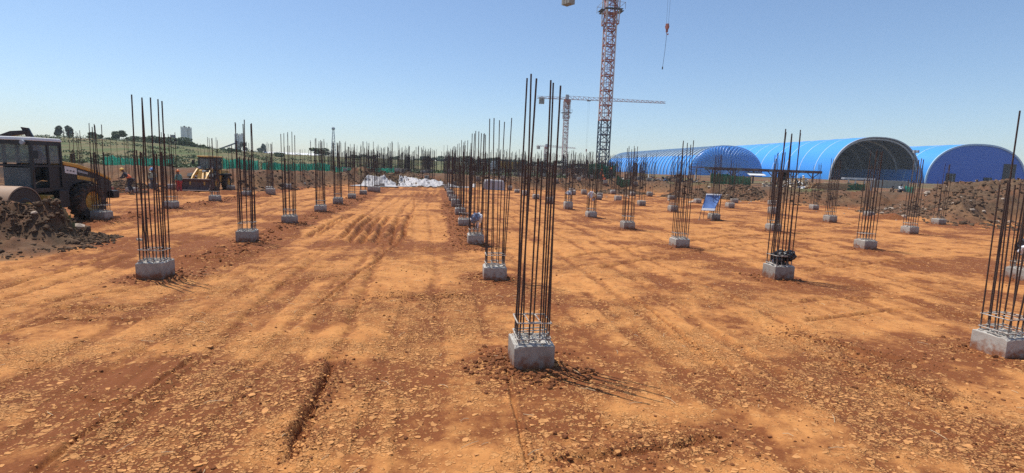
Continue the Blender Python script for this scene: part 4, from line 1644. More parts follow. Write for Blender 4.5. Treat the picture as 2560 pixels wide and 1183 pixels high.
def wheel_loader(loc, heading):
    t = thing('wheel_loader', 'yellow wheel loader with dark cab and lowered bucket near the workers', 'loader', loc, heading)
    for x in (-1.5, 1.3):
        for s in (-1, 1):
            wheel(t, x, s * 0.95, 0.72, 0.5, s)
    MB().prism([(-0.6, 0.75), (-0.6, 2.0), (-2.9, 1.85), (-3.0, 0.8), (-2.4, 0.7)], 'y', -0.75, 0.75).build('engine_cover', M['yellow'], t, bevel=0.05)
    MB().box((-3.0, 0, 0.85), (0.25, 1.7, 0.6)).build('counterweight', M['black_paint'], t, bevel=0.05)
    MB().prism([(0.1, 0.55), (0.1, 1.2), (0.7, 1.75), (1.1, 1.7), (1.9, 0.9), (1.8, 0.55)], 'y', -0.45, 0.45).build('front_chassis', M['yellow'], t, bevel=0.04)
    MB().box((-0.2, 0, 0.8), (0.9, 0.6, 0.5)).build('articulation_joint', M['black_paint'], t)
    cab = cab_frame(t, -0.95, 0.45, 0.72, 1.45, 3.15, M['yellow'], 2.0, 0.14, False)
    sd = MB(); sd.box((-0.35, 0, 1.75), (0.5, 0.5, 0.14)); sd.box((-0.6, 0, 2.1), (0.14, 0.5, 0.75))
    sd.build('seat', M['black_paint'], cab)
    for s in (-1, 1):
        MB().prism([(0.55, 1.85), (0.75, 2.1), (1.15, 2.05), (2.1, 1.45), (2.75, 0.85), (2.75, 0.55), (2.5, 0.6), (1.9, 1.15), (1.0, 1.7)], 'y', s * 0.55, s * 0.68).build('lift_arm', M['yellow'], t, bevel=0.02)
        MB().cyl((0.7, s * 0.42, 0.9), (2.0, s * 0.42, 1.35), 0.08, None, 10).build('lift_cylinder', M['galv'], t)
        MB().prism([(0.5, 1.5), (0.55, 1.62), (1.9, 1.6), (2.1, 1.35), (2.1, 1.3), (1.85, 1.5)], 'y', s * 0.75, s * 1.15).build('front_fender', M['black_paint'], t)
        MB().prism([(-0.7, 1.4), (-0.75, 1.58), (-2.2, 1.58), (-2.35, 1.3), (-2.2, 1.5)], 'y', s * 0.78, s * 1.2).build('rear_fender', M['black_paint'], t)
        mr_ = MB().tube([(0.45, s * 0.75, 2.7), (0.6, s * 1.15, 2.75)], 0.015, 6)
        mr_.box((0.6, s * 1.18, 2.65), (0.04, 0.2, 0.36))
        mr_.build('mirror', M['black_paint'], cab)
        MB().box((0.85, s * 0.55, 2.15), (0.2, 0.24, 0.2)).build('head_light', M['galv'], t)
    MB().cyl((0.8, 0, 1.8), (1.9, 0, 1.75), 0.1, None, 10).build('tilt_cylinder', M['galv'], t)
    MB().prism([(1.85, 1.95), (2.05, 1.9), (2.3, 1.2), (2.65, 0.75), (2.5, 0.65), (2.1, 1.1)], 'y', -0.12, 0.12).build('tilt_lever', M['yellow'], t)
    bk = MB()
    prof = [(3.75, 0.06), (2.85, 0.05), (2.62, 0.35), (2.62, 0.85), (2.8, 1.15), (2.88, 1.12), (2.7, 0.82), (2.7, 0.38), (2.9, 0.12), (3.75, 0.1)]
    bk.prism(prof, 'y', -1.35, 1.35)
    for s in (-1, 1):
        bk.prism([(3.72, 0.08), (2.87, 0.07), (2.64, 0.36), (2.64, 0.84), (2.82, 1.13)], 'y', s * 1.31, s * 1.36)
    bk.build('bucket', M['dark_roof'], t)
    MB().cyl((-1.8, 0.3, 1.9), (-1.8, 0.3, 2.6), 0.05, None, 8).build('exhaust_pipe', M['black_paint'], t)
    return t


lw = un(518, 476)[:2]
wheel_loader((lw[0], lw[1] + 0.6, gz(lw[0], lw[1]) + 0.02), math.radians(-90)).scale = (0.9, 0.9, 0.9)


def excavator(loc, heading):
    t = thing('excavator', 'excavator with a raised grey boom half hidden behind the road roller', 'excavator', loc, heading)
    for s in (-1, 1):
        MB().prism([(-1.9, 0.35), (-1.6, 0.05), (1.6, 0.05), (1.9, 0.35), (1.7, 0.8), (-1.7, 0.8)], 'y', s * 0.8, s * 1.35).build('track', M['tyre'], t, bevel=0.04)
    MB().cyl((0, 0, 0.8), (0, 0, 1.05), 0.75, None, 20).build('turntable', M['black_paint'], t)
    MB().prism([(1.2, 1.05), (1.2, 1.5), (-0.2, 2.1), (-2.2, 2.05), (-2.3, 1.05)], 'y', -1.2, 1.2).build('body', M['yellow'], t, bevel=0.06)
    cab_frame(t, 0.1, 1.3, 0.5, 1.1, 2.9, M['steel_grey'], 1.9).location = (0, 0.65, 0)
    MB().prism([(0.9, 1.5), (1.2, 1.45), (2.2, 3.5), (3.4, 4.1), (4.2, 4.2), (4.2, 3.95), (3.5, 3.8), (2.5, 3.2)], 'y', -0.55, -0.2).build('boom', M['black_paint'], t, bevel=0.03)
    MB().prism([(3.9, 4.4), (4.3, 4.35), (5.1, 2.2), (4.8, 2.1)], 'y', -0.5, -0.25).build('stick', M['black_paint'], t, bevel=0.03)
    MB().prism([(4.7, 2.2), (5.3, 2.2), (5.5, 1.5), (4.8, 1.1), (4.4, 1.5)], 'y', -0.9, 0.1).build('bucket', M['dark_roof'], t)
    MB().cyl((1.4, -0.38, 1.5), (2.7, -0.38, 3.3), 0.09, None, 10).build('boom_cylinder', M['galv'], t)
    return t


e = at_y(-70, 400, 38)
excavator((e[0] - 1.5, e[1], gz(e[0] - 1.5, e[1])), math.radians(18))

# ---------------------------------------------------------------- people
def cloth(name, col):
    return simple(name, col, 0.9, 0.25, 9)


M['vest'] = cloth('orange_vest', (0.75, 0.16, 0.06))
M['dark_cloth'] = cloth('dark_cloth', (0.035, 0.037, 0.05))
M['grey_cloth'] = cloth('grey_cloth', (0.13, 0.13, 0.14))
M['pale_cloth'] = cloth('pale_green_cloth', (0.42, 0.45, 0.33))
M['red_cloth'] = cloth('red_cloth', (0.42, 0.05, 0.05))
M['teal_cloth'] = cloth('teal_cloth', (0.12, 0.25, 0.22))
M['white_cloth'] = cloth('white_cloth', (0.72, 0.72, 0.7))
M['brown_cloth'] = cloth('brown_cloth', (0.2, 0.12, 0.07))
M['helmet_yellow'] = simple('helmet_yellow', (0.75, 0.45, 0.08), 0.4, 0.05)
M['helmet_blue'] = simple('helmet_blue', (0.05, 0.25, 0.6), 0.4, 0.05)
M['helmet_orange'] = simple('helmet_orange', (0.8, 0.2, 0.03), 0.4, 0.05)
M['helmet_white'] = simple('helmet_white', (0.75, 0.75, 0.74), 0.4, 0.05)


def skin_obj(name, verts, edges, radii, mat, parent, root=0):
    me = bpy.data.meshes.new(name)
    me.from_pydata([tuple(v) for v in verts], edges, [])
    o = link(name, me, parent)
    md = o.modifiers.new('skin', 'SKIN')
    md.use_smooth_shade = True
    for i, v in enumerate(me.skin_vertices[0].data):
        rr = radii[i]
        v.radius = rr if isinstance(rr, tuple) else (rr, rr)
        v.use_root = (i == root)
    sb = o.modifiers.new('subsurf', 'SUBSURF')
    sb.levels = 2
    sb.render_levels = 2
    me.materials.append(mat)
    return o


def person(label, loc, heading, pose, shirt, trousers, helmet, vest=None, group=None):
    """pose: 'stoop', 'stand', 'crouch', 'sit'; local +x is the way the person faces"""
    t = thing('person', label, 'person', loc, heading, group)
    V = Vector
    if pose == 'stoop':
        pel, chest, neck, head = V((-0.12, 0, 0.92)), V((0.14, 0, 1.22)), V((0.28, 0, 1.40)), V((0.36, 0, 1.53))
        kneeL, ankL, kneeR, ankR = V((0.02, 0.12, 0.48)), V((-0.08, 0.13, 0.09)), V((0.0, -0.12, 0.48)), V((-0.16, -0.13, 0.09))
        elL, haL, elR, haR = V((0.34, 0.24, 1.08)), V((0.56, 0.16, 0.98)), V((0.32, -0.24, 1.06)), V((0.54, -0.12, 0.94))
    elif pose == 'crouch':
        pel, chest, neck, head = V((-0.2, 0, 0.42)), V((0.06, 0, 0.78)), V((0.16, 0, 0.97)), V((0.22, 0, 1.10))
        kneeL, ankL, kneeR, ankR = V((0.22, 0.16, 0.50)), V((0.0, 0.14, 0.09)), V((0.22, -0.16, 0.5)), V((0.0, -0.14, 0.09))
        elL, haL, elR, haR = V((0.26, 0.26, 0.66)), V((0.46, 0.1, 0.56)), V((0.26, -0.26, 0.66)), V((0.46, -0.08, 0.5))
    elif pose == 'sit':
        pel, chest, neck, head = V((-0.1, 0, 0.16)), V((-0.08, 0, 0.52)), V((-0.04, 0, 0.70)), V((0.0, 0, 0.84))
        kneeL, ankL, kneeR, ankR = V((0.3, 0.14, 0.42)), V((0.5, 0.14, 0.08)), V((0.32, -0.14, 0.4)), V((0.52, -0.14, 0.08))
        elL, haL, elR, haR = V((0.12, 0.26, 0.38)), V((0.32, 0.14, 0.44)), V((0.12, -0.26, 0.38)), V((0.32, -0.14, 0.44))
    else:
        pel, chest, neck, head = V((0, 0, 0.95)), V((0.02, 0, 1.30)), V((0.03, 0, 1.50)), V((0.06, 0, 1.64))
        kneeL, ankL, kneeR, ankR = V((0.06, 0.11, 0.50)), V((0.0, 0.13, 0.09)), V((0.0, -0.11, 0.5)), V((-0.06, -0.13, 0.09))
        elL, haL, elR, haR = V((0.04, 0.27, 1.14)), V((0.24, 0.24, 0.98)), V((0.0, -0.27, 1.13)), V((0.1, -0.28, 0.88))
    shL, shR = chest.lerp(neck, 0.55) + V((0, 0.19, 0)), chest.lerp(neck, 0.55) + V((0, -0.19, 0))
    hipL, hipR = pel + V((0, 0.1, -0.03)), pel + V((0, -0.1, -0.03))
    up = (head - neck).normalized()
    crown = head + up * 0.1
    toeL, toeR = ankL + V((0.17, 0.02, -0.05)), ankR + V((0.17, -0.02, -0.05))
    fgL, fgR = haL + (haL - elL).normalized() * 0.13, haR + (haR - elR).normalized() * 0.13
    nose = head + V((0.12, 0, -0.01))
    verts = [pel, chest, neck, head, crown, shL, elL, haL, fgL, shR, elR, haR, fgR, hipL, kneeL, ankL, toeL, hipR, kneeR, ankR, toeR, nose]
    edges = [(0, 1), (1, 2), (2, 3), (3, 4), (1, 5), (5, 6), (6, 7), (7, 8), (1, 9), (9, 10), (10, 11), (11, 12), (0, 13), (13, 14), (14, 15), (15, 16), (0, 17), (17, 18), (18, 19), (19, 20), (3, 21)]
    rad = [(0.13, 0.1), (0.14, 0.1), 0.055, 0.095, 0.075, 0.06, 0.042, 0.03, 0.028, 0.06, 0.042, 0.03, 0.028, 0.08, 0.058, 0.04, 0.035, 0.08, 0.058, 0.04, 0.035, 0.02]
    skin_obj('body', verts, edges, rad, M['skin'], t)
    s_v = [pel + (chest - pel) * 0.1, chest, neck - up * 0.04, shL, elL, elL.lerp(haL, 0.75), shR, elR, elR.lerp(haR, 0.75)]
    skin_obj('shirt', s_v, [(0, 1), (1, 2), (1, 3), (3, 4), (4, 5), (1, 6), (6, 7), (7, 8)], [(0.17, 0.13), (0.18, 0.135), 0.07, 0.085, 0.062, 0.05, 0.085, 0.062, 0.05], shirt, t, 1)
    skin_obj('trousers', [pel, hipL, kneeL, ankL + V((0, 0, 0.03)), hipR, kneeR, ankR + V((0, 0, 0.03))], [(0, 1), (1, 2), (2, 3), (0, 4), (4, 5), (5, 6)],
             [(0.17, 0.13), 0.115, 0.085, 0.07, 0.115, 0.085, 0.07], trousers, t)
    for a, c in ((ankL, toeL), (ankR, toeR)):
        skin_obj('boot', [a, a + V((0, 0, -0.05)), c], [(0, 1), (1, 2)], [0.06, 0.055, 0.05], M['brown_cloth'], t)
    if vest:
        skin_obj('vest', [pel + (chest - pel) * 0.02, pel.lerp(chest, 0.6), chest + (neck - chest) * 0.5], [(0, 1), (1, 2)], [(0.19, 0.15), (0.195, 0.15), (0.17, 0.12)], vest, t)
    if helmet:
        hm = MB()
        hm.lathe([(0.0, 0.145), (0.05, 0.14), (0.095, 0.11), (0.122, 0.055), (0.13, 0.0), (0.165, -0.012), (0.16, -0.02), (0.125, -0.012)], 18)
        ho = hm.build('helmet', helmet, t, smooth=True)
        ho.location = head + up * 0.05
        ho.rotation_euler = up.to_track_quat('Z', 'Y').to_euler()
    else:
        hm = MB()
        hm.lathe([(0.0, 0.115), (0.06, 0.105), (0.1, 0.06), (0.11, 0.0), (0.1, -0.04)], 16)
        ho = hm.build('hair', M['dark_cloth'], t, smooth=True)
        ho.location = head + up * 0.03
    return t


def stand(px, py):
    w = un(px, py)
    for _ in range(6):
        w = un(px, py, gz(w[0], w[1]))
    return (w[0], w[1], gz(w[0], w[1]) + 0.01)


person('stooping worker in orange vest and yellow helmet beside a low concrete stub', stand(325, 488), math.radians(190), 'stoop', M['dark_cloth'], M['dark_cloth'], M['helmet_yellow'], M['vest'])
person('standing worker in pale shirt and blue helmet behind the rebar', stand(384, 480), math.radians(-90), 'stand', M['pale_cloth'], M['grey_cloth'], M['helmet_blue'])
person('worker in teal top and red trousers standing at the loader bucket', stand(449, 486), math.radians(160), 'stand', M['teal_cloth'], M['red_cloth'], M['helmet_orange'])


def on_bank(px, py, y):
    p = at_y(px, py, y)
    return (p[0], p[1], gz(p[0], p[1]) + 0.01)


person('standing worker in orange vest under the tall crane mast', on_bank(1502, 462, 76), math.radians(-60), 'stand', M['vest'], M['dark_cloth'], M['helmet_orange'], M['vest'], 'orange vest workers by the crane')
person('crouching worker in orange vest under the tall crane mast', on_bank(1510, 466, 73.5), math.radians(200), 'crouch', M['vest'], M['dark_cloth'], M['helmet_orange'], M['vest'], 'orange vest workers by the crane')
person('worker in dark clothes and orange helmet right of the tall crane mast', on_bank(1526, 462, 75), math.radians(-120), 'stand', M['dark_cloth'], M['dark_cloth'], M['helmet_orange'])
person('person in white shirt sitting on the earth bank before the open shed', on_bank(2253, 466, 52), math.radians(-80), 'sit', M['white_cloth'], M['dark_cloth'], None, None)
person('person in brown clothes sitting on the earth bank beside the white shirt', on_bank(2232, 466, 52), math.radians(-150), 'sit', M['brown_cloth'], M['brown_cloth'], None, None)

# ---------------------------------------------------------------- sheets, bags and the blue board
M['tarp'] = simple('white_plastic_sheet', (0.42, 0.4, 0.4), 0.6, 0.15, 0.6, 0.2, dirt=(0.42, 0.33, 0.27), dirt_amt=0.25)
M['bag_white'] = simple('white_woven_bag', (0.66, 0.67, 0.7), 0.6, 0.15, 9, 0.4)
M['bag_blue'] = simple('blue_grey_bag', (0.16, 0.2, 0.3), 0.6, 0.3, 9, 0.4)
M['bag_black'] = simple('black_bag', (0.02, 0.021, 0.026), 0.45, 0.3, 9, 0.4)
M['bag_green'] = simple('green_white_cloth', (0.3, 0.5, 0.36), 0.7, 0.4, 12, 0.4)
M['blue_sheet_cloth'] = simple('blue_plastic_sheet', (0.13, 0.23, 0.5), 0.35, 0.25, 3.5, 0.3, dirt=(0.32, 0.4, 0.55), dirt_amt=0.35)


def sheet(label, corners, nx, ny, seed, lift=0.05, amp=0.16, mat='tarp', name='plastic_sheet'):
    """a wrinkled sheet spread over the ground inside four corners"""
    c = [np.array(p[:2]) for p in corners]
    u, v = np.meshgrid(np.linspace(0, 1, nx), np.linspace(0, 1, ny))
    u, v = u.ravel()[:, None], v.ravel()[:, None]
    P = (c[0] * (1 - u) + c[1] * u) * (1 - v) + (c[3] * (1 - u) + c[2] * u) * v
    x, y = P[:, 0], P[:, 1]
    edge = np.minimum(np.minimum(u, 1 - u), np.minimum(v, 1 - v)).ravel()
    x = x + (fbm(x / 1.7 + seed, y / 1.7, 3, seed) - 0.5) * 0.9
    y = y + (fbm(x / 1.3, y / 1.3 + seed, 3, seed + 3) - 0.5) * 0.9
    z = np.maximum(ground(x, y), 0) + lift + np.abs(fbm(x / 0.9, y / 1.4, 4, seed + 7) - 0.5) * amp * 4 * (0.35 + sstep(0, 0.15, edge))
    i, j = np.meshgrid(np.arange(nx - 1), np.arange(ny - 1))
    i, j = i.ravel(), j.ravel()
    q = np.stack([j * nx + i, j * nx + i + 1, (j + 1) * nx + i + 1, (j + 1) * nx + i], 1)
    o = link(name, fast_mesh(name, np.stack([x, y, z], 1), q, M[mat], smooth=True))
    s = o.modifiers.new('thick', 'SOLIDIFY')
    s.thickness = 0.015
    tag(o, label, 'plastic sheet', 'white plastic sheets on the far ground')
    return o


sheet('large white plastic sheet spread across the far end of the dirt lane', [un(995, 467), un(1112, 469), at_y(1106, 460, 71.0), at_y(1000, 460, 71.0)], 60, 40, 11, 0.04, 0.025)
sheet('white plastic sheet with a raised fold left of the dirt lane end', [un(872, 466), un(990, 469), at_y(992, 460, 70.0), at_y(912, 460, 69.2)], 60, 40, 23, 0.08, 0.03)
sheet('white plastic sheet seen behind the middle row of columns', [un(1114, 469), un(1192, 470), at_y(1186, 460, 72.2), at_y(1118, 460, 71.5)], 50, 36, 37, 0.05, 0.07)


def draped(label, loc, w, d, h, seed):
    """sheet draped over a heap of stored goods"""
    n = 40
    u, v = np.meshgrid(np.linspace(-1, 1, n), np.linspace(-1, 1, n))
    u, v = u.ravel(), v.ravel()
    q = np.maximum(np.abs(u), np.abs(v))
    x, y = loc[0] + u * w / 2, loc[1] + v * d / 2
    z = h * sstep(1.0, 0.72, q + (fbm(u * 2 + seed, v * 2, 3, seed) - 0.5) * 0.3) + (fbm(x / 0.3, y / 0.3, 3, seed) - 0.5) * 0.12
    z = np.maximum(z, 0.02) + ground(x, y)
    i, j = np.meshgrid(np.arange(n - 1), np.arange(n - 1))
    i, j = i.ravel(), j.ravel()
    f = np.stack([j * n + i, j * n + i + 1, (j + 1) * n + i + 1, (j + 1) * n + i], 1)
    o = link('draped_sheet', fast_mesh('draped_sheet', np.stack([x, y, z], 1), f, M['tarp'], smooth=True))
    tag(o, label, 'plastic sheet')


p = un(1237, 476)
draped('white sheet draped over a low heap right of the middle row', (p[0], p[1] + 1.2), 2.9, 2.2, 1.25, 5)


def bundle(label, loc, r, mats, seed, squash=1.0, n=5):
    """a crumpled bag or cloth bundle tucked between the bars"""
    t = thing('bag_bundle', label, 'bag', loc)
    rnd = random.Random(seed)
    for k in range(n):
        bm = bmesh.new()
        bmesh.ops.create_icosphere(bm, subdivisions=3, radius=1)
        c = Vector((rnd.uniform(-.5, .5), rnd.uniform(-.4, .4), rnd.uniform(-.3, .45))) * r
        sc = Vector((rnd.uniform(.5, .8), rnd.uniform(.45, .75), rnd.uniform(.4, .7) * squash)) * r
        P = np.array([v.co[:] for v in bm.verts])
        w = fbm(P[:, 0] * 2.2 + k * 3, P[:, 1] * 2.2 + P[:, 2] * 1.7, 4, seed + k, 0.65)
        for v, q in zip(bm.verts, w):
            v.co = Vector((v.co.x * sc.x, v.co.y * sc.y, v.co.z * sc.z)) * (0.35 + 1.3 * q) + c
        me = bpy.data.meshes.new('fold')
        bm.to_mesh(me); bm.free()
        me.materials.append(M[mats[k % len(mats)]])
        link('fold', me, t)
    hang = MB()
    for k in range(3):
        x = rnd.uniform(-.4, .4) * r
        hang.box((x, -0.25 * r, -0.85 * r), (0.16 * r, 0.03, 0.9 * r), Matrix.Rotation(rnd.uniform(-.25, .25), 3, 'Y'))
    hang.build('strap', M[mats[0]], t)
    return t


def col_at(rw, k):
    return next((c[2], c[3]) for c in COLS if c[0] == rw and c[1] == k)


cx, cy = col_at('B', 2)
bundle('crumpled white and grey plastic bundle hung in the rebar of the middle row', (cx + 0.02, cy - 0.22, 0.95), 0.24, ['bag_white', 'bag_blue', 'bag_white'], 3)
cx, cy = col_at('C', 1)
bundle('black bag with grey cloth resting on a stub among the bars', (cx + 0.05, cy - 0.05, 0.62), 0.27, ['bag_black', 'bag_black', 'bag_blue'], 8)
cx, cy = col_at('C', 4)
bundle('small white bag tied in the rebar of a mid distance column', (cx, cy - 0.1, 1.35), 0.24, ['bag_white', 'timber_pale'], 14)
cx, cy = col_at('C', 5)
bundle('small blue and white bag hung in mid distance rebar', (cx, cy - 0.1, 1.15), 0.22, ['bag_white', 'bag_blue'], 19)
cx, cy = col_at('D', 1)
bundle('green and white cloth bundle on the stub at the right picture edge', (cx + 0.05, cy - 0.15, 0.95), 0.34, ['bag_green', 'bag_white', 'bag_black'], 27)


def board(loc, rotz):
    t = thing('propped_sheet', 'blue plastic sheet stretched on a leaning rod frame beside a concrete stub', 'blue sheet', loc, rotz)
    # local: x across, leaning back along +y
    w, l = 0.95, 1.2
    a = math.radians(57)
    z0 = 0.62
    R = Matrix.Rotation(a, 3, 'X')
    n = 14
    pts, fs_ = [], []
    for j in range(n + 1):
        for i in range(n + 1):
            u, v = i / n - 0.5, j / n
            sag = -0.06 * math.sin(math.pi * v) * (1 - (2 * u) ** 2) + 0.015 * math.sin(9 * u + 4 * v)
            p = R @ Vector((u * w * (0.82 + 0.18 * v), v * l, sag)) + Vector((0.5 * v, 0, z0))
            pts.append(p)
    for j in range(n):
        for i in range(n):
            q = j * (n + 1) + i
            fs_.append((q, q + 1, q + n + 2, q + n + 1))
    o = MB().add(pts, fs_).build('sheet', M['blue_sheet_cloth'], t, smooth=True)
    s = o.modifiers.new('thick', 'SOLIDIFY'); s.thickness = 0.012
    for v0, v1 in ((0.0, 0.13), (0.93, 1.0)):
        mb = MB()
        q = [R @ Vector((u * w * (0.84 + 0.18 * v), v * l, 0.02)) + Vector((0.5 * v, -0.012, z0)) for u, v in ((-0.5, v0), (0.5, v0), (0.5, v1), (-0.5, v1))]
        mb.add(q + [p + Vector((0, 0.01, 0)) for p in q], [(0, 1, 2, 3), (7, 6, 5, 4), (0, 1, 5, 4), (1, 2, 6, 5), (2, 3, 7, 6), (3, 0, 4, 7)])
        mb.build('white_band', M['bag_white'], t)
    for s_ in (-1, 1):
        top = R @ Vector((s_ * 0.5 * w, l, 0)) + Vector((0.5, 0.02, z0))
        low = R @ Vector((s_ * 0.5 * w * 0.82, 0, 0)) + Vector((0, 0.02, z0))
        MB().cyl(top, low, 0.018, None, 8).build('side_rod', M['rebar'], t)
        MB().cyl(low, (low.x - 0.15, low.y - 0.16, 0), 0.018, None, 8).build('front_leg', M['rebar'], t)
        MB().cyl(top, (top.x + 0.05, top.y + 0.35, 0), 0.018, None, 8).build('rear_leg', M['rebar'], t)
    return t


cx, cy = col_at('D', 4)
board((cx - 0.75, cy - 0.55, 0.0), math.radians(-12))

# ---------------------------------------------------------------- nets, shelter, timber, clutter on the bank
def net_mat(name, col, alpha):
    mt, nt, bs = new_mat(name)
    N, L = nt.nodes, nt.links
    bs.inputs['Base Color'].default_value = (*col, 1)
    bs.inputs['Roughness'].default_value = 0.8
    tl = N.new('ShaderNodeBsdfTranslucent')
    tl.inputs['Color'].default_value = (*col, 1)
    m1 = N.new('ShaderNodeMixShader')
    m1.inputs['Fac'].default_value = 0.45
    L.new(bs.outputs[0], m1.inputs[1])
    L.new(tl.outputs[0], m1.inputs[2])
    tr = N.new('ShaderNodeBsdfTransparent')
    m2 = N.new('ShaderNodeMixShader')
    m2.inputs['Fac'].default_value = alpha
    L.new(tr.outputs[0], m2.inputs[1])
    L.new(m1.outputs[0], m2.inputs[2])
    L.new(m2.outputs[0], N['Material Output'].inputs['Surface'])
    return mt


M['net'] = net_mat('green_net', (0.05, 0.42, 0.3), 0.88)
M['net_dark'] = net_mat('dark_green_net', (0.02, 0.14, 0.08), 0.92)


def net_fence(label, a, b, n, h, mat='net', group=None, seed=0):
    """posts with net panels sagging between them from a to b (ground points)"""
    rnd = random.Random(seed)
    a, b = np.array(a[:2]), np.array(b[:2])
    t = thing('net_fence', label, 'net fence', (a[0], a[1], gz(*a)), 0, group)
    o3 = np.array([a[0], a[1], gz(*a)])
    ps = []
    for i in range(n + 1):
        p = a + (b - a) * i / n
        z = gz(*p)
        hh = h * rnd.uniform(0.85, 1.1)
        P = Vector((p[0], p[1], z)) - Vector(o3)
        ps.append((P, hh))
        MB().cyl(P - Vector((0, 0, 0.2)), P + Vector((rnd.uniform(-.1, .1), 0, hh + 0.1)), 0.05, None, 6).build('post', M['timber'], t)
    for (p0, h0), (p1, h1) in zip(ps[:-1], ps[1:]):
        m_, k_ = 14, 6
        pts, fs_ = [], []
        d = (p1 - p0)
        nrm = Vector((-d.y, d.x, 0)).normalized()
        sd = rnd.random() * 30
        for j in range(k_ + 1):
            for i in range(m_ + 1):
                u, v = i / m_, j / k_
                P = p0.lerp(p1, u) + Vector((0, 0, (h0 + (h1 - h0) * u) * v - 0.25 * h * v * math.sin(math.pi * u) * rnd.uniform(.2, .6)))
                P += nrm * (0.12 * math.sin(u * 17 + sd) + 0.1 * math.sin(u * 31 + v * 3 + sd))
                pts.append(P)
        for j in range(k_):
            for i in range(m_):
                q = j * (m_ + 1) + i
                fs_.append((q, q + 1, q + m_ + 2, q + m_ + 1))
        MB().add(pts, fs_).build('net_panel', M[mat], t, smooth=True)
    return t


def gy(px, y):
    p = at_y(px, 430, y)
    return (p[0], p[1])


def gp(px, py):
    w = stand(px, py)
    return (w[0], w[1])


G_ = 'green netting on the left bank'
net_fence('low green net along the left bank, behind the stooping worker', gp(262, 449), gp(436, 447), 9, 1.05, 'net', G_, 1)
net_fence('bright green net fence right of the wheel loader', gy(556, 66), gy(648, 65), 5, 1.35, 'net', G_, 2)
net_fence('green net fence running on behind the left columns', gy(655, 67), gy(826, 71), 11, 1.0, 'net', G_, 3)
net_fence('faded green net fence in front of the far hill slope', gy(838, 74), gy(985, 84), 8, 0.8, 'net', G_, 4)
net_fence('dark green net hung below the crane base', gy(1470, 84), gy(1540, 82), 4, 2.6, 'net_dark', None, 5)
net_fence('small green net sheet sloping down the bank right of the crane', gy(1541, 74), gy(1580, 73.5), 2, 1.4, 'net_dark', None, 6)
net_fence('green net hung under the open shelter', gy(1778, 70), gy(1880, 69), 5, 1.6, 'net_dark', None, 7)
net_fence('green net beside the timber stack', gy(2122, 61), gy(2168, 60), 2, 1.1, 'net_dark', None, 8)
net_fence('pale green net panel left of the closed blue shed', gy(2266, 58), gy(2290, 57.5), 1, 0.9, 'net', None, 9)


def shelter():
    y = 82.0
    l, r = at_y(1757, 420, y), at_y(2050, 428, y)
    base = gz((l[0] + r[0]) / 2, y)
    t = thing('open_shelter', 'long open shelter with a dark rusty flat roof edge in front of the blue sheds', 'shelter', ((l[0] + r[0]) / 2, y, base))
    L_ = r[0] - l[0]
    zt = (l[2] + r[2]) / 2 - base
    slope = (r[2] - l[2]) / L_ * 0.4
    MB().box((0, 2.5, zt + 0.05), (L_, 6.0, 0.1)).build('roof', M['dark_roof'], t)
    n = 26
    for i in range(n):
        x = -L_ / 2 + (i + 0.5) * L_ / n
        MB().box((x, -0.56, zt - 0.14), (L_ / n - 0.04, 0.06, 0.44)).build('fascia_panel', M['dark_roof'] if i % 7 else M['steel_grey'], t)
    for i in range(6):
        x = -L_ / 2 + 1.6 + i * (L_ - 3.2) / 5
        for yy in (-0.4, 5.2):
            MB().box((x, yy, zt / 2 - 0.3), (0.16, 0.16, zt + 0.3)).build('post', M['dark_roof'] if yy < 0 else M['galv'], t)
        for s in (-1, 1):
            MB().bar((x, -0.4, zt - 1.2), (x + s * 1.1, -0.4, zt - 0.3), 0.1).build('brace', M['dark_roof'], t)
    MB().box((L_ * 0.28, 3.0, zt * 0.45), (1.3, 1.0, zt * 0.9)).build('cupboard', M['dark_opening'], t)
    MB().box((0, -0.4, 1.15), (L_ * 0.9, 0.06, 0.08)).build('rail', M['steel_grey'], t)
    w = MB().box((-L_ * 0.08, -0.8, 1.65), (3.0, 1.6, 0.05), Matrix.Rotation(0.35, 3, 'X')).build('white_awning', M['white'], t)


shelter()


def timber_stack(label, px, y, w, d, rows, mat, seed, zoff=0.0):
    rnd = random.Random(seed)
    p = at_y(px, 460, y)
    t = thing('timber_stack', label, 'timber', (p[0], p[1], gz(p[0], p[1]) - 0.1 + zoff), rnd.uniform(-.15, .15))
    for r_ in range(rows):
        for k in range(int(d / 0.26)):
            MB().box((rnd.uniform(-.35, .35), k * 0.26 - d / 2, 0.1 + r_ * 0.19), (w * rnd.uniform(0.8, 1.05), 0.22, 0.15), Matrix.Rotation(rnd.gauss(0, 0.025), 3, 'Z')).build('plank', M[mat], t)
    return t


timber_stack('orange brown timber stack on the bank before the open shed', 2072, 60, 4.6, 1.6, 5, 'timber', 1)
timber_stack('pale plank stack lying behind the orange brown timber', 2102, 64, 5.2, 1.4, 5, 'timber_pale', 2)


def tangle(label, px, y, w, h, n, mat, seed):
    """loose heap of short boards and offcuts"""
    rnd = random.Random(seed)
    p = at_y(px, 460, y)
    t = thing('offcut_heap', label, 'wood heap', (p[0], p[1], gz(p[0], p[1])))
    for k in range(n):
        x = rnd.gauss(0, w * 0.28)
        z = max(0.1, h * math.exp(-(x / (w * 0.4)) ** 2) * rnd.random())
        MB().box((x, rnd.gauss(0, 0.6), z), (rnd.uniform(.5, 1.3), rnd.uniform(.12, .35), rnd.uniform(.05, .16)),
                 Matrix.Rotation(rnd.uniform(0, 3.1), 3, 'Z') @ Matrix.Rotation(rnd.gauss(0, .6), 3, 'Y')).build('offcut', M[rnd.choice(mat)], t)
    return t


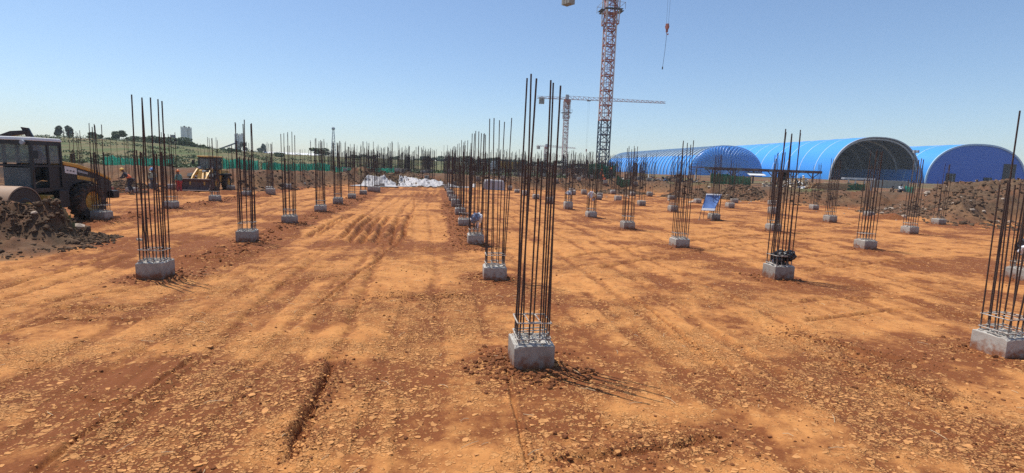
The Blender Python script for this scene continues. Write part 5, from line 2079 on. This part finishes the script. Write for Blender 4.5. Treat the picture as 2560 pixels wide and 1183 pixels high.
tangle('tangled heap of pale wood offcuts and white bags on the right bank', 1985, 63, 5.4, 1.5, 90, ['timber_pale', 'timber_pale', 'stone', 'dark_cloth', 'white'], 3)
tangle('low heap of pale rubble boards left of the offcuts', 1922, 62, 2.0, 0.6, 22, ['timber_pale', 'stone', 'concrete'], 4)
tangle('scattered scrap boards on the bank below the ribbed shed', 1610, 84, 11, 0.9, 60, ['dark_roof', 'timber', 'steel_grey', 'white'], 5)
tangle('dark scrap heap behind the rebar right of the crane', 1700, 84, 8, 1.1, 50, ['dark_roof', 'steel_grey', 'timber'], 6)


def work_table():
    p = at_y(2146, 447, 62)
    b = gz(p[0], p[1])
    t = thing('white_bench', 'long white bench on thin legs in front of the open shed', 'bench', (p[0], p[1], b))
    zt = p[2] - b
    MB().box((0, 0, zt), (4.6, 0.5, 0.24)).build('bench_top', M['white'], t)
    for x in (-1.4, -0.4, 1.0, 2.0):
        MB().box((x, 0, zt / 2 - 0.1), (0.12, 0.12, zt)).build('leg', M['white'], t)


work_table()


def low_wall():
    p = at_y(2225, 458, 78)
    b = gz(p[0], p[1])
    t = thing('concrete_barrier', 'low pale concrete barrier at the foot of the open shed', 'barrier', (p[0], p[1], b))
    for i in range(5):
        MB().box((-2.9 + i * 1.45, 0, 0.55), (1.42, 0.35, 1.6)).build('block', M['concrete'], t, bevel=0.02)


low_wall()


def light_pole(label, px, y_top, y_bot, y, head):
    p, q = at_y(px, y_top, y), at_y(px, y_bot, y)
    b = gz(p[0], p[1])
    t = thing('light_pole', label, 'pole', (p[0], p[1], b))
    h = p[2] - b
    MB().cyl((0, 0, -0.5), (0, 0, h), 0.14, 0.09, 8).build('pole', M['steel_grey'], t)
    if head:
        MB().box((0, 0, h), (1.2, 0.2, 0.12)).build('cross_arm', M['steel_grey'], t)
        for s in (-1, 1):
            MB().box((s * 0.5, -0.15, h + 0.1), (0.6, 0.4, 0.7)).build('lamp', M['galv'], t)


light_pole('floodlight pole with twin lamps between the two right sheds', 2289, 380, 455, 120, True)
light_pole('plain dark pole standing before the closed blue shed', 2304, 396, 455, 100, False)


# formwork decks and machines in the middle distance
def deck(label, px0, px1, y, ztop, dpt, seed):
    rnd = random.Random(seed)
    a, b = at_y(px0, 410, y), at_y(px1, 410, y)
    g = gz((a[0] + b[0]) / 2, y)
    t = thing('formwork_deck', label, 'formwork', ((a[0] + b[0]) / 2, y, g))
    L_ = b[0] - a[0]
    n = int(L_ / 2.4) + 1
    for i in range(n):
        x = -L_ / 2 + (i + 0.5) * L_ / n
        MB().box((x, dpt / 2, ztop - g + rnd.uniform(-.05, .05)), (L_ / n - 0.06, dpt, 0.22)).build('deck_panel', M['dark_roof'], t)
        for k in range(3):
            MB().cyl((x + rnd.uniform(-.4, .4), dpt * k / 2, -0.2), (x, dpt * k / 2, ztop - g), 0.06, None, 6).build('prop', M['steel_grey'] if rnd.random() < .6 else M['timber'], t)
        if rnd.random() < 0.7:
            MB().box((x, -0.1, (ztop - g) * 0.45), (L_ / n * 0.8, 0.08, rnd.uniform(.6, 1.6))).build('shutter_panel', M[rnd.choice(['dark_roof', 'timber', 'steel_grey', 'dark_opening'])], t)
    return t


deck('dark formwork deck on props left of the tall crane', 1290, 1425, 112, 3.6, 8, 1)
deck('reddish formwork deck on props just behind the tall crane mast', 1436, 1512, 104, 4.0, 6, 2)
deck('low formwork deck on props behind the middle row of columns', 1150, 1262, 128, 3.7, 8, 3)


def dump_truck(loc, heading):
    t = thing('dump_truck', 'far yellow dump truck half hidden in the rebar thicket', 'truck', loc, heading)
    for x in (-2.2, -1.0, 2.2):
        for s in (-1, 1):
            wheel(t, x, s * 1.0, 0.52, 0.32, s)
    MB().box((0, 0, 0.95), (6.6, 0.9, 0.3)).build('chassis', M['black_paint'], t)
    MB().prism([(1.4, 0.8), (3.2, 0.8), (3.25, 1.7), (2.9, 2.7), (1.5, 2.75)], 'y', -1.15, 1.15).build('cab', M['white'], t, bevel=0.06)
    MB().prism([(3.26, 1.75), (3.0, 2.55), (2.98, 2.55), (3.24, 1.75)], 'y', -1.0, 1.0).build('windscreen', M['glass'], t)
    MB().prism([(-3.3, 1.2), (1.2, 1.2), (1.25, 2.75), (-3.5, 2.6)], 'y', -1.2, 1.2).build('tipper_body', M['yellow'], t, bevel=0.04)
    for x in (-2.5, -1.4, -0.3, 0.7):
        for s in (-1, 1):
            MB().box((x, s * 1.23, 1.9), (0.12, 0.08, 1.35)).build('rib', M['yellow'], t)
    return t


p = at_y(1262, 415, 118)
dump_truck((p[0], p[1], gz(p[0], p[1])), math.radians(170))

# ---------------------------------------------------------------- plant and buildings on the left ridge
def silo(label, px, y_top, y_bot, dist_y, dia, legs=0.36, group=None):
    top, bot = at_y(px, y_top, dist_y), at_y(px, y_bot, dist_y)
    H = top[2] - bot[2]
    t = thing('cement_silo', label, 'silo', (bot[0], bot[1], bot[2]), 0, group)
    zl = H * legs
    MB().cyl((0, 0, zl), (0, 0, H * 0.97), dia / 2, None, 24).build('tank', M['cream'], t, smooth=True)
    MB().cyl((0, 0, zl * 0.55), (0, 0, zl), dia * 0.12, dia / 2, 24).build('cone', M['steel_grey'], t, smooth=True)
    MB().lathe([(dia / 2 + 0.06, zl - 0.3), (dia / 2 + 0.06, zl + 0.3)], 24).build('ring_beam', M['steel_grey'], t)
    for i in range(4):
        a = math.pi / 4 + i * math.pi / 2
        MB().box((math.cos(a) * dia * 0.46, math.sin(a) * dia * 0.46, zl / 2 - 2), (0.3, 0.3, zl + 4)).build('leg', M['blue_paint'], t)
    MB().cyl((0.3, 0, H * 0.97), (0.3, 0, H * 1.04), dia * 0.13, None, 10).build('dust_filter', M['steel_grey'], t)
    mb = MB()
    for i in range(10):
        a0, a1 = 2 * math.pi * i / 10, 2 * math.pi * (i + 1) / 10
        mb.bar((math.cos(a0) * dia / 2, math.sin(a0) * dia / 2, H), (math.cos(a1) * dia / 2, math.sin(a1) * dia / 2, H), 0.06)
        mb.bar((math.cos(a0) * dia / 2, math.sin(a0) * dia / 2, H * 0.97), (math.cos(a0) * dia / 2, math.sin(a0) * dia / 2, H), 0.06)
    mb.build('railing', M['steel_grey'], t)
    return t


silo('left one of the tall cream cement silo pair on the ridge', 462, 317, 374, 300, 3.0)
silo('right one of the tall cream cement silo pair on the ridge', 473.5, 319, 374, 303, 3.0)
silo('left one of the smaller far silo pair beside the conveyor', 593, 335, 378, 330, 2.4, 0.2)
silo('right one of the smaller far silo pair with a blue foot', 605, 335, 378, 330, 2.6, 0.45)


def conveyor(label, p0, p1, dist_y, drop, roof=None):
    a, b = Vector(at_y(*p0, dist_y)), Vector(at_y(*p1, dist_y))
    t = thing('conveyor', label, 'conveyor', a)
    d = b - a
    MB().bar((0, 0, 0), d, 0.9, 0.7).build('belt_gantry', M['steel_grey'], t)
    for k in (0.3, 0.65, 0.97):
        q = d * k
        for s in (-0.5, 0.5):
            MB().box((q.x + s, q.y, q.z - drop / 2), (0.25, 0.25, drop)).build('trestle_leg', M['steel_grey'], t)
    MB().box((d.x, 0, d.z + 0.3), (1.6, 1.6, 1.6)).build('drive_housing', M['steel_grey'], t)
    return t


conveyor('dark inclined conveyor of the batching plant, left of the tall silos', (404, 353), (432, 343), 290, 7)
conveyor('descending conveyor with a red top right of its peak, before the tall silos', (452, 362), (433, 344), 291, 7)
conveyor('long inclined conveyor rising to the smaller silos', (545, 374), (592, 357), 325, 5)


def long_building(label, px0, px1, py0, py1, dist_y, h, dpt, wall, roof):
    a, b = at_y(px0, py0, dist_y), at_y(px1, py1, dist_y)
    t = thing('long_building', label, 'building', ((a[0] + b[0]) / 2, dist_y, (a[2] + b[2]) / 2 - h))
    L_ = b[0] - a[0]
    sl = math.atan2(b[2] - a[2], L_)
    t.rotation_euler[1] = -sl
    MB().box((0, dpt / 2, h * 0.3), (L_, dpt, h * 1.4 - 0.6)).build('wall', wall, t)
    MB().prism([(-0.6, h - 0.05), (dpt / 2, h + 1.0), (dpt + 0.6, h - 0.05)], 'x', -L_ / 2 - 0.5, L_ / 2 + 0.5).build('roof', roof, t)
    n = int(L_ / 3)
    for i in range(n):
        w = MB().box((-L_ / 2 + (i + 0.5) * L_ / n, -0.03, h * 0.55), (1.2, 0.08, h * 0.35)).build('window', M['dark_opening'], t)
    return t


long_building('long low white roofed building on the ridge', 655, 800, 383, 389, 300, 2.6, 9, M['steel_grey'], M['white'])
long_building('low grey roofed building below the smaller silos', 552, 640, 378, 383, 290, 2.2, 7, M['steel_grey'], M['galv'])


def mast():
    dy = 290
    top, bot = at_y(837, 322, dy), at_y(834, 392, dy)
    t = thing('lattice_mast', 'slim lattice mast with a round head on the horizon', 'mast', bot)
    H = top[2] - bot[2]
    mb = MB()
    for sx in (-1, 1):
        for sy in (-1, 1):
            mb.bar((sx * 1.3, sy * 1.3, -2), (sx * 0.28, sy * 0.28, H), 0.14)
    n = 9
    for i in range(n):
        k0, k1 = i / n, (i + 1) / n
        w0, w1 = 1.3 - 1.02 * k0, 1.3 - 1.02 * k1
        for (ax, ay), (bx, by) in (((-1, -1), (1, -1)), ((1, -1), (1, 1)), ((1, 1), (-1, 1)), ((-1, 1), (-1, -1))):
            mb.bar((ax * w0, ay * w0, H * k0), (bx * w1, by * w1, H * k1), 0.08)
            mb.bar((ax * w1, ay * w1, H * k1), (bx * w1, by * w1, H * k1), 0.08)
    mb.build('lattice', M['galv'], t)
    MB().lathe([(0.0, H - 0.9), (0.75, H - 0.6), (0.95, H), (0.75, H + 0.6), (0.0, H + 0.9)], 16).build('head', M['galv'], t, smooth=True)


mast()


# ---------------------------------------------------------------- trees, bushes, grass
def foliage_mesh(name, clumps, n_leaf, leaf, mat, seed):
    rng = np.random.default_rng(seed)
    V, F = [], []
    base = 0
    for (c, r, k) in clumps:
        n = int(n_leaf * k)
        u = rng.normal(0, 1, (n, 3))
        u /= np.linalg.norm(u, axis=1)[:, None]
        rr = rng.uniform(0.45, 1.05, n) ** 0.6
        P = np.array(c) + u * rr[:, None] * np.array(r)
        a = rng.normal(0, 1, (n, 3)); a /= np.linalg.norm(a, axis=1)[:, None]
        b_ = np.cross(a, rng.normal(0, 1, (n, 3))); b_ /= np.linalg.norm(b_, axis=1)[:, None]
        s = leaf * rng.uniform(0.6, 1.5, n)[:, None]
        q = np.stack([P - a * s, P + b_ * s * 0.55, P + a * s, P - b_ * s * 0.55], 1)
        V.append(q.reshape(-1, 3))
        F.append(np.arange(n * 4).reshape(-1, 4) + base)
        base += n * 4
    return fast_mesh(name, np.vstack(V), np.vstack(F), mat)


def tree(label, loc, h, spread, mat, seed, group, name='tree', leaf=0.22, n=260, low=0.45):
    rnd = random.Random(seed)
    t = thing(name, label, 'bush' if name == 'bush' else 'tree', loc, rnd.uniform(0, 6), group)
    tr = MB()
    bend = rnd.uniform(-.12, .12) * h
    top = Vector((bend, rnd.uniform(-.08, .08) * h, h * 0.78))
    tr.tube([(0, 0, -0.5), top * 0.5 + Vector((bend * 0.3, 0, 0)), top], [0.05 * h ** 0.8, 0.035 * h ** 0.8, 0.012 * h], 7)
    clumps = []
    for k in range(7):
        a = rnd.uniform(0, 6.28)
        zz = h * rnd.uniform(low, 0.95)
        rr = spread * rnd.uniform(0.15, 0.6)
        c = (bend * zz / h + math.cos(a) * rr, math.sin(a) * rr, zz)
        clumps.append((c, (spread * rnd.uniform(.2, .38), spread * rnd.uniform(.2, .38), h * rnd.uniform(.14, .24)), 1.0))
        tr.tube([Vector((bend * 0.6, 0, h * (0.35 + 0.05 * k))), Vector(c)], [0.02 * h ** 0.7, 0.008 * h ** 0.7], 5)
    tr.build('trunk', M['bark'], t)
    cr = link('crown', foliage_mesh('crown', clumps, n, leaf, mat, seed), t)
    return t


def at_ground_px(px, dist_y):
    p = at_y(px, 400, dist_y)
    return (p[0], p[1], gz(p[0], p[1]))


for i, (px, dy, h, sp, lab) in enumerate([
        (612, 300, 8.5, 4.6, 'grey green tree right of the smaller silos'), (648, 300, 5.6, 2.6, 'small slim tree left of the leaning tree on the ridge'),
        (658, 303, 9.0, 2.6, 'slim leaning tree at the end of the white roofed building'), (163, 190, 7.0, 3.6, 'thin conical tree on the ridge above the roller'),
        (302, 185, 5.0, 4.4, 'sparse spreading tree on the left ridge'), (798, 210, 4.6, 6.5, 'dark flat topped tree on the slope below the mast'),
        (240, 190, 4.2, 4.0, 'small ragged tree on the ridge left of the sparse one')]):
    g = at_ground_px(px, dy)
    tree(lab, g, h * 0.68, sp * 0.8, M['leaf_grey'] if i < 4 else M['leaf'], 40 + i, 'trees on the left ridge', leaf=0.26)
for i, (px, dy, h, sp, lab) in enumerate([
        (335, 178, 3.4, 5.0, 'leftmost round bush on the ridge line'), (352, 182, 4.4, 5.0, 'tall bush second on the ridge line'),
        (385, 176, 4.6, 7.0, 'broad bush at the start of the long thicket'), (410, 178, 5.0, 8.0, 'broad bush in the middle of the long thicket'),
        (436, 176, 4.8, 7.0, 'broad bush below the inclined conveyor'), (462, 172, 3.2, 6.0, 'low bush at the foot of the tall silos'),
        (490, 176, 2.6, 5.0, 'low bush right of the tall silos'), (520, 180, 2.2, 4.0, 'small bush above the loader cab'), (275, 180, 2.6, 4.0, 'small bush left of the ridge bushes'),
        (580, 150, 2.0, 3.4, 'small bush on the slope above the green fence'), (700, 170, 2.0, 3.5, 'small bush below the white roofed building'), (880, 220, 3.0, 6.0, 'bush on the slope right of the mast'),
        (925, 240, 3.2, 7.0, 'wide bush on the far slope'), (985, 260, 3.0, 6.0, 'bush near the far hut')]):
    g = at_ground_px(px, dy)
    tree(lab, g, h * 0.5, sp * 0.8, M['leaf'], 70 + i, 'bushes along the left ridge', 'bush', 0.22, 300, 0.2)
for i, px in enumerate([1060, 1100, 1128, 1152, 1170, 1196, 1222, 1248, 1276, 1304, 1330, 1362, 1386, 1432, 1462]):
    g = at_ground_px(px, 330)
    tree('far dark tree on the horizon, number %s from the dirt lane end' % ['first', 'second', 'third', 'fourth', 'fifth', 'sixth', 'seventh', 'eighth', 'ninth', 'tenth', 'eleventh', 'twelfth', 'thirteenth', 'fourteenth', 'fifteenth'][i],
         g, 2.6 + (i * 37 % 5) * 0.4, 8.0, M['leaf'], 100 + i, 'far trees on the horizon', leaf=0.5, n=150, low=0.2)


def hut():
    p = at_y(1070, 402, 170)
    t = thing('site_hut', 'small brown hut with a pitched roof on the far slope', 'hut', (p[0], p[1], gz(p[0], p[1])))
    MB().box((0, 1.6, 1.1), (3.6, 3.0, 2.2)).build('wall', M['timber'], t)
    MB().prism([(-2.2, 2.15), (0, 3.5), (2.2, 2.15)], 'y', -0.3, 3.5).build('roof', M['dark_roof'], t)
    MB().box((0.5, 0.07, 0.9), (0.9, 0.1, 1.8)).build('door', M['dark_opening'], t)
    MB().box((-0.9, 0.07, 1.3), (0.8, 0.1, 0.7)).build('window', M['dark_opening'], t)


hut()


def grass_tufts():
    rng = np.random.default_rng(5)
    n = 5000
    az = np.radians(rng.uniform(-44, 16, n))
    r = 62 * (110 / 62) ** rng.uniform(0, 1, n)
    x, y = np.sin(az) * r, np.cos(az) * r
    z, _, _, veg, dout = ground(x, y, True)
    k = (veg > 0.35)
    x, y, z, r = x[k], y[k], z[k], r[k]
    # a few on the near mound
    xm, ym = rng.normal(-14.5, 1.8, 2600), rng.normal(17.2, 1.6, 2600)
    zm, _, gm, vm, _ = ground(xm, ym, True)
    k = vm > 0.12
    x, y, z = np.concatenate([x, xm[k]]), np.concatenate([y, ym[k]]), np.concatenate([z, zm[k]])
    s = np.concatenate([rng.uniform(0.08, 0.26, len(r)) * (0.8 + r / 160), rng.uniform(0.06, 0.16, k.sum())])
    m_ = len(x)
    V = []
    for b_ in range(3):
        a = rng.uniform(0, 6.28, m_)
        lean = rng.uniform(-0.5, 0.5, (m_, 2)) * s[:, None]
        w = s * 0.35
        p0 = np.stack([x - np.cos(a) * w, y - np.sin(a) * w, z - 0.05], 1)
        p1 = np.stack([x + np.cos(a) * w, y + np.sin(a) * w, z - 0.05], 1)
        p2 = np.stack([x + lean[:, 0], y + lean[:, 1], z + s], 1)
        V.append(np.stack([p0, p1, p2], 1))
    V = np.concatenate(V).reshape(-1, 3)
    f = np.arange(len(V)).reshape(-1, 3)
    o = link('grass', fast_mesh('grass', V, f, M['grass']))
    tag(o, 'rough green and straw coloured grass over the left slope and mound', 'grass', kind='stuff')


grass_tufts()


def scrub():
    """low weeds and shrubs growing over the slope in drifts"""
    rng = np.random.default_rng(9)
    n = 2600
    az = np.radians(rng.uniform(-45, 14, n))
    r = 70 * (260 / 70) ** rng.uniform(0, 1, n)
    x, y = np.sin(az) * r, np.cos(az) * r
    z, _, _, veg, dout = ground(x, y, True)
    drift = fbm(x / 16, y / 9, 4, 301)
    k = (dout > 7) & (drift + rng.normal(0, 0.05, n) > 0.5)
    x, y, z, r = x[k], y[k], z[k], r[k]
    cl = []
    for i in range(len(x)):
        s = rng.uniform(0.25, 0.75) * (0.7 + r[i] / 250)
        cl.append(((x[i], y[i], z[i] + s * 0.3), (s * 1.7, s * 1.3, s * 0.55), 1.0))
    o = link('scrub', foliage_mesh('scrub', cl, 34, 0.17, M['leaf'], 5))
    tag(o, 'low green weeds and scrub growing in drifts over the left slope', 'scrub', kind='stuff')


scrub()


# ---------------------------------------------------------------- thin haze in the air
def haze(density):
    o = MB().box((0, 0, 28), (1900, 1900, 64)).build('haze', [])
    mt = bpy.data.materials.new('haze_air')
    mt.use_nodes = True
    nt = mt.node_tree
    nt.nodes.remove(nt.nodes['Principled BSDF'])
    pv = nt.nodes.new('ShaderNodeVolumePrincipled')
    pv.inputs['Color'].default_value = (0.86, 0.93, 1.0, 1)
    pv.inputs['Density'].default_value = density
    pv.inputs['Anisotropy'].default_value = 0.0
    nt.links.new(pv.outputs['Volume'], nt.nodes['Material Output'].inputs['Volume'])
    o.data.materials.clear()
    o.data.materials.append(mt)
    o['kind'] = 'stuff'
    return o


haze(0.0003)
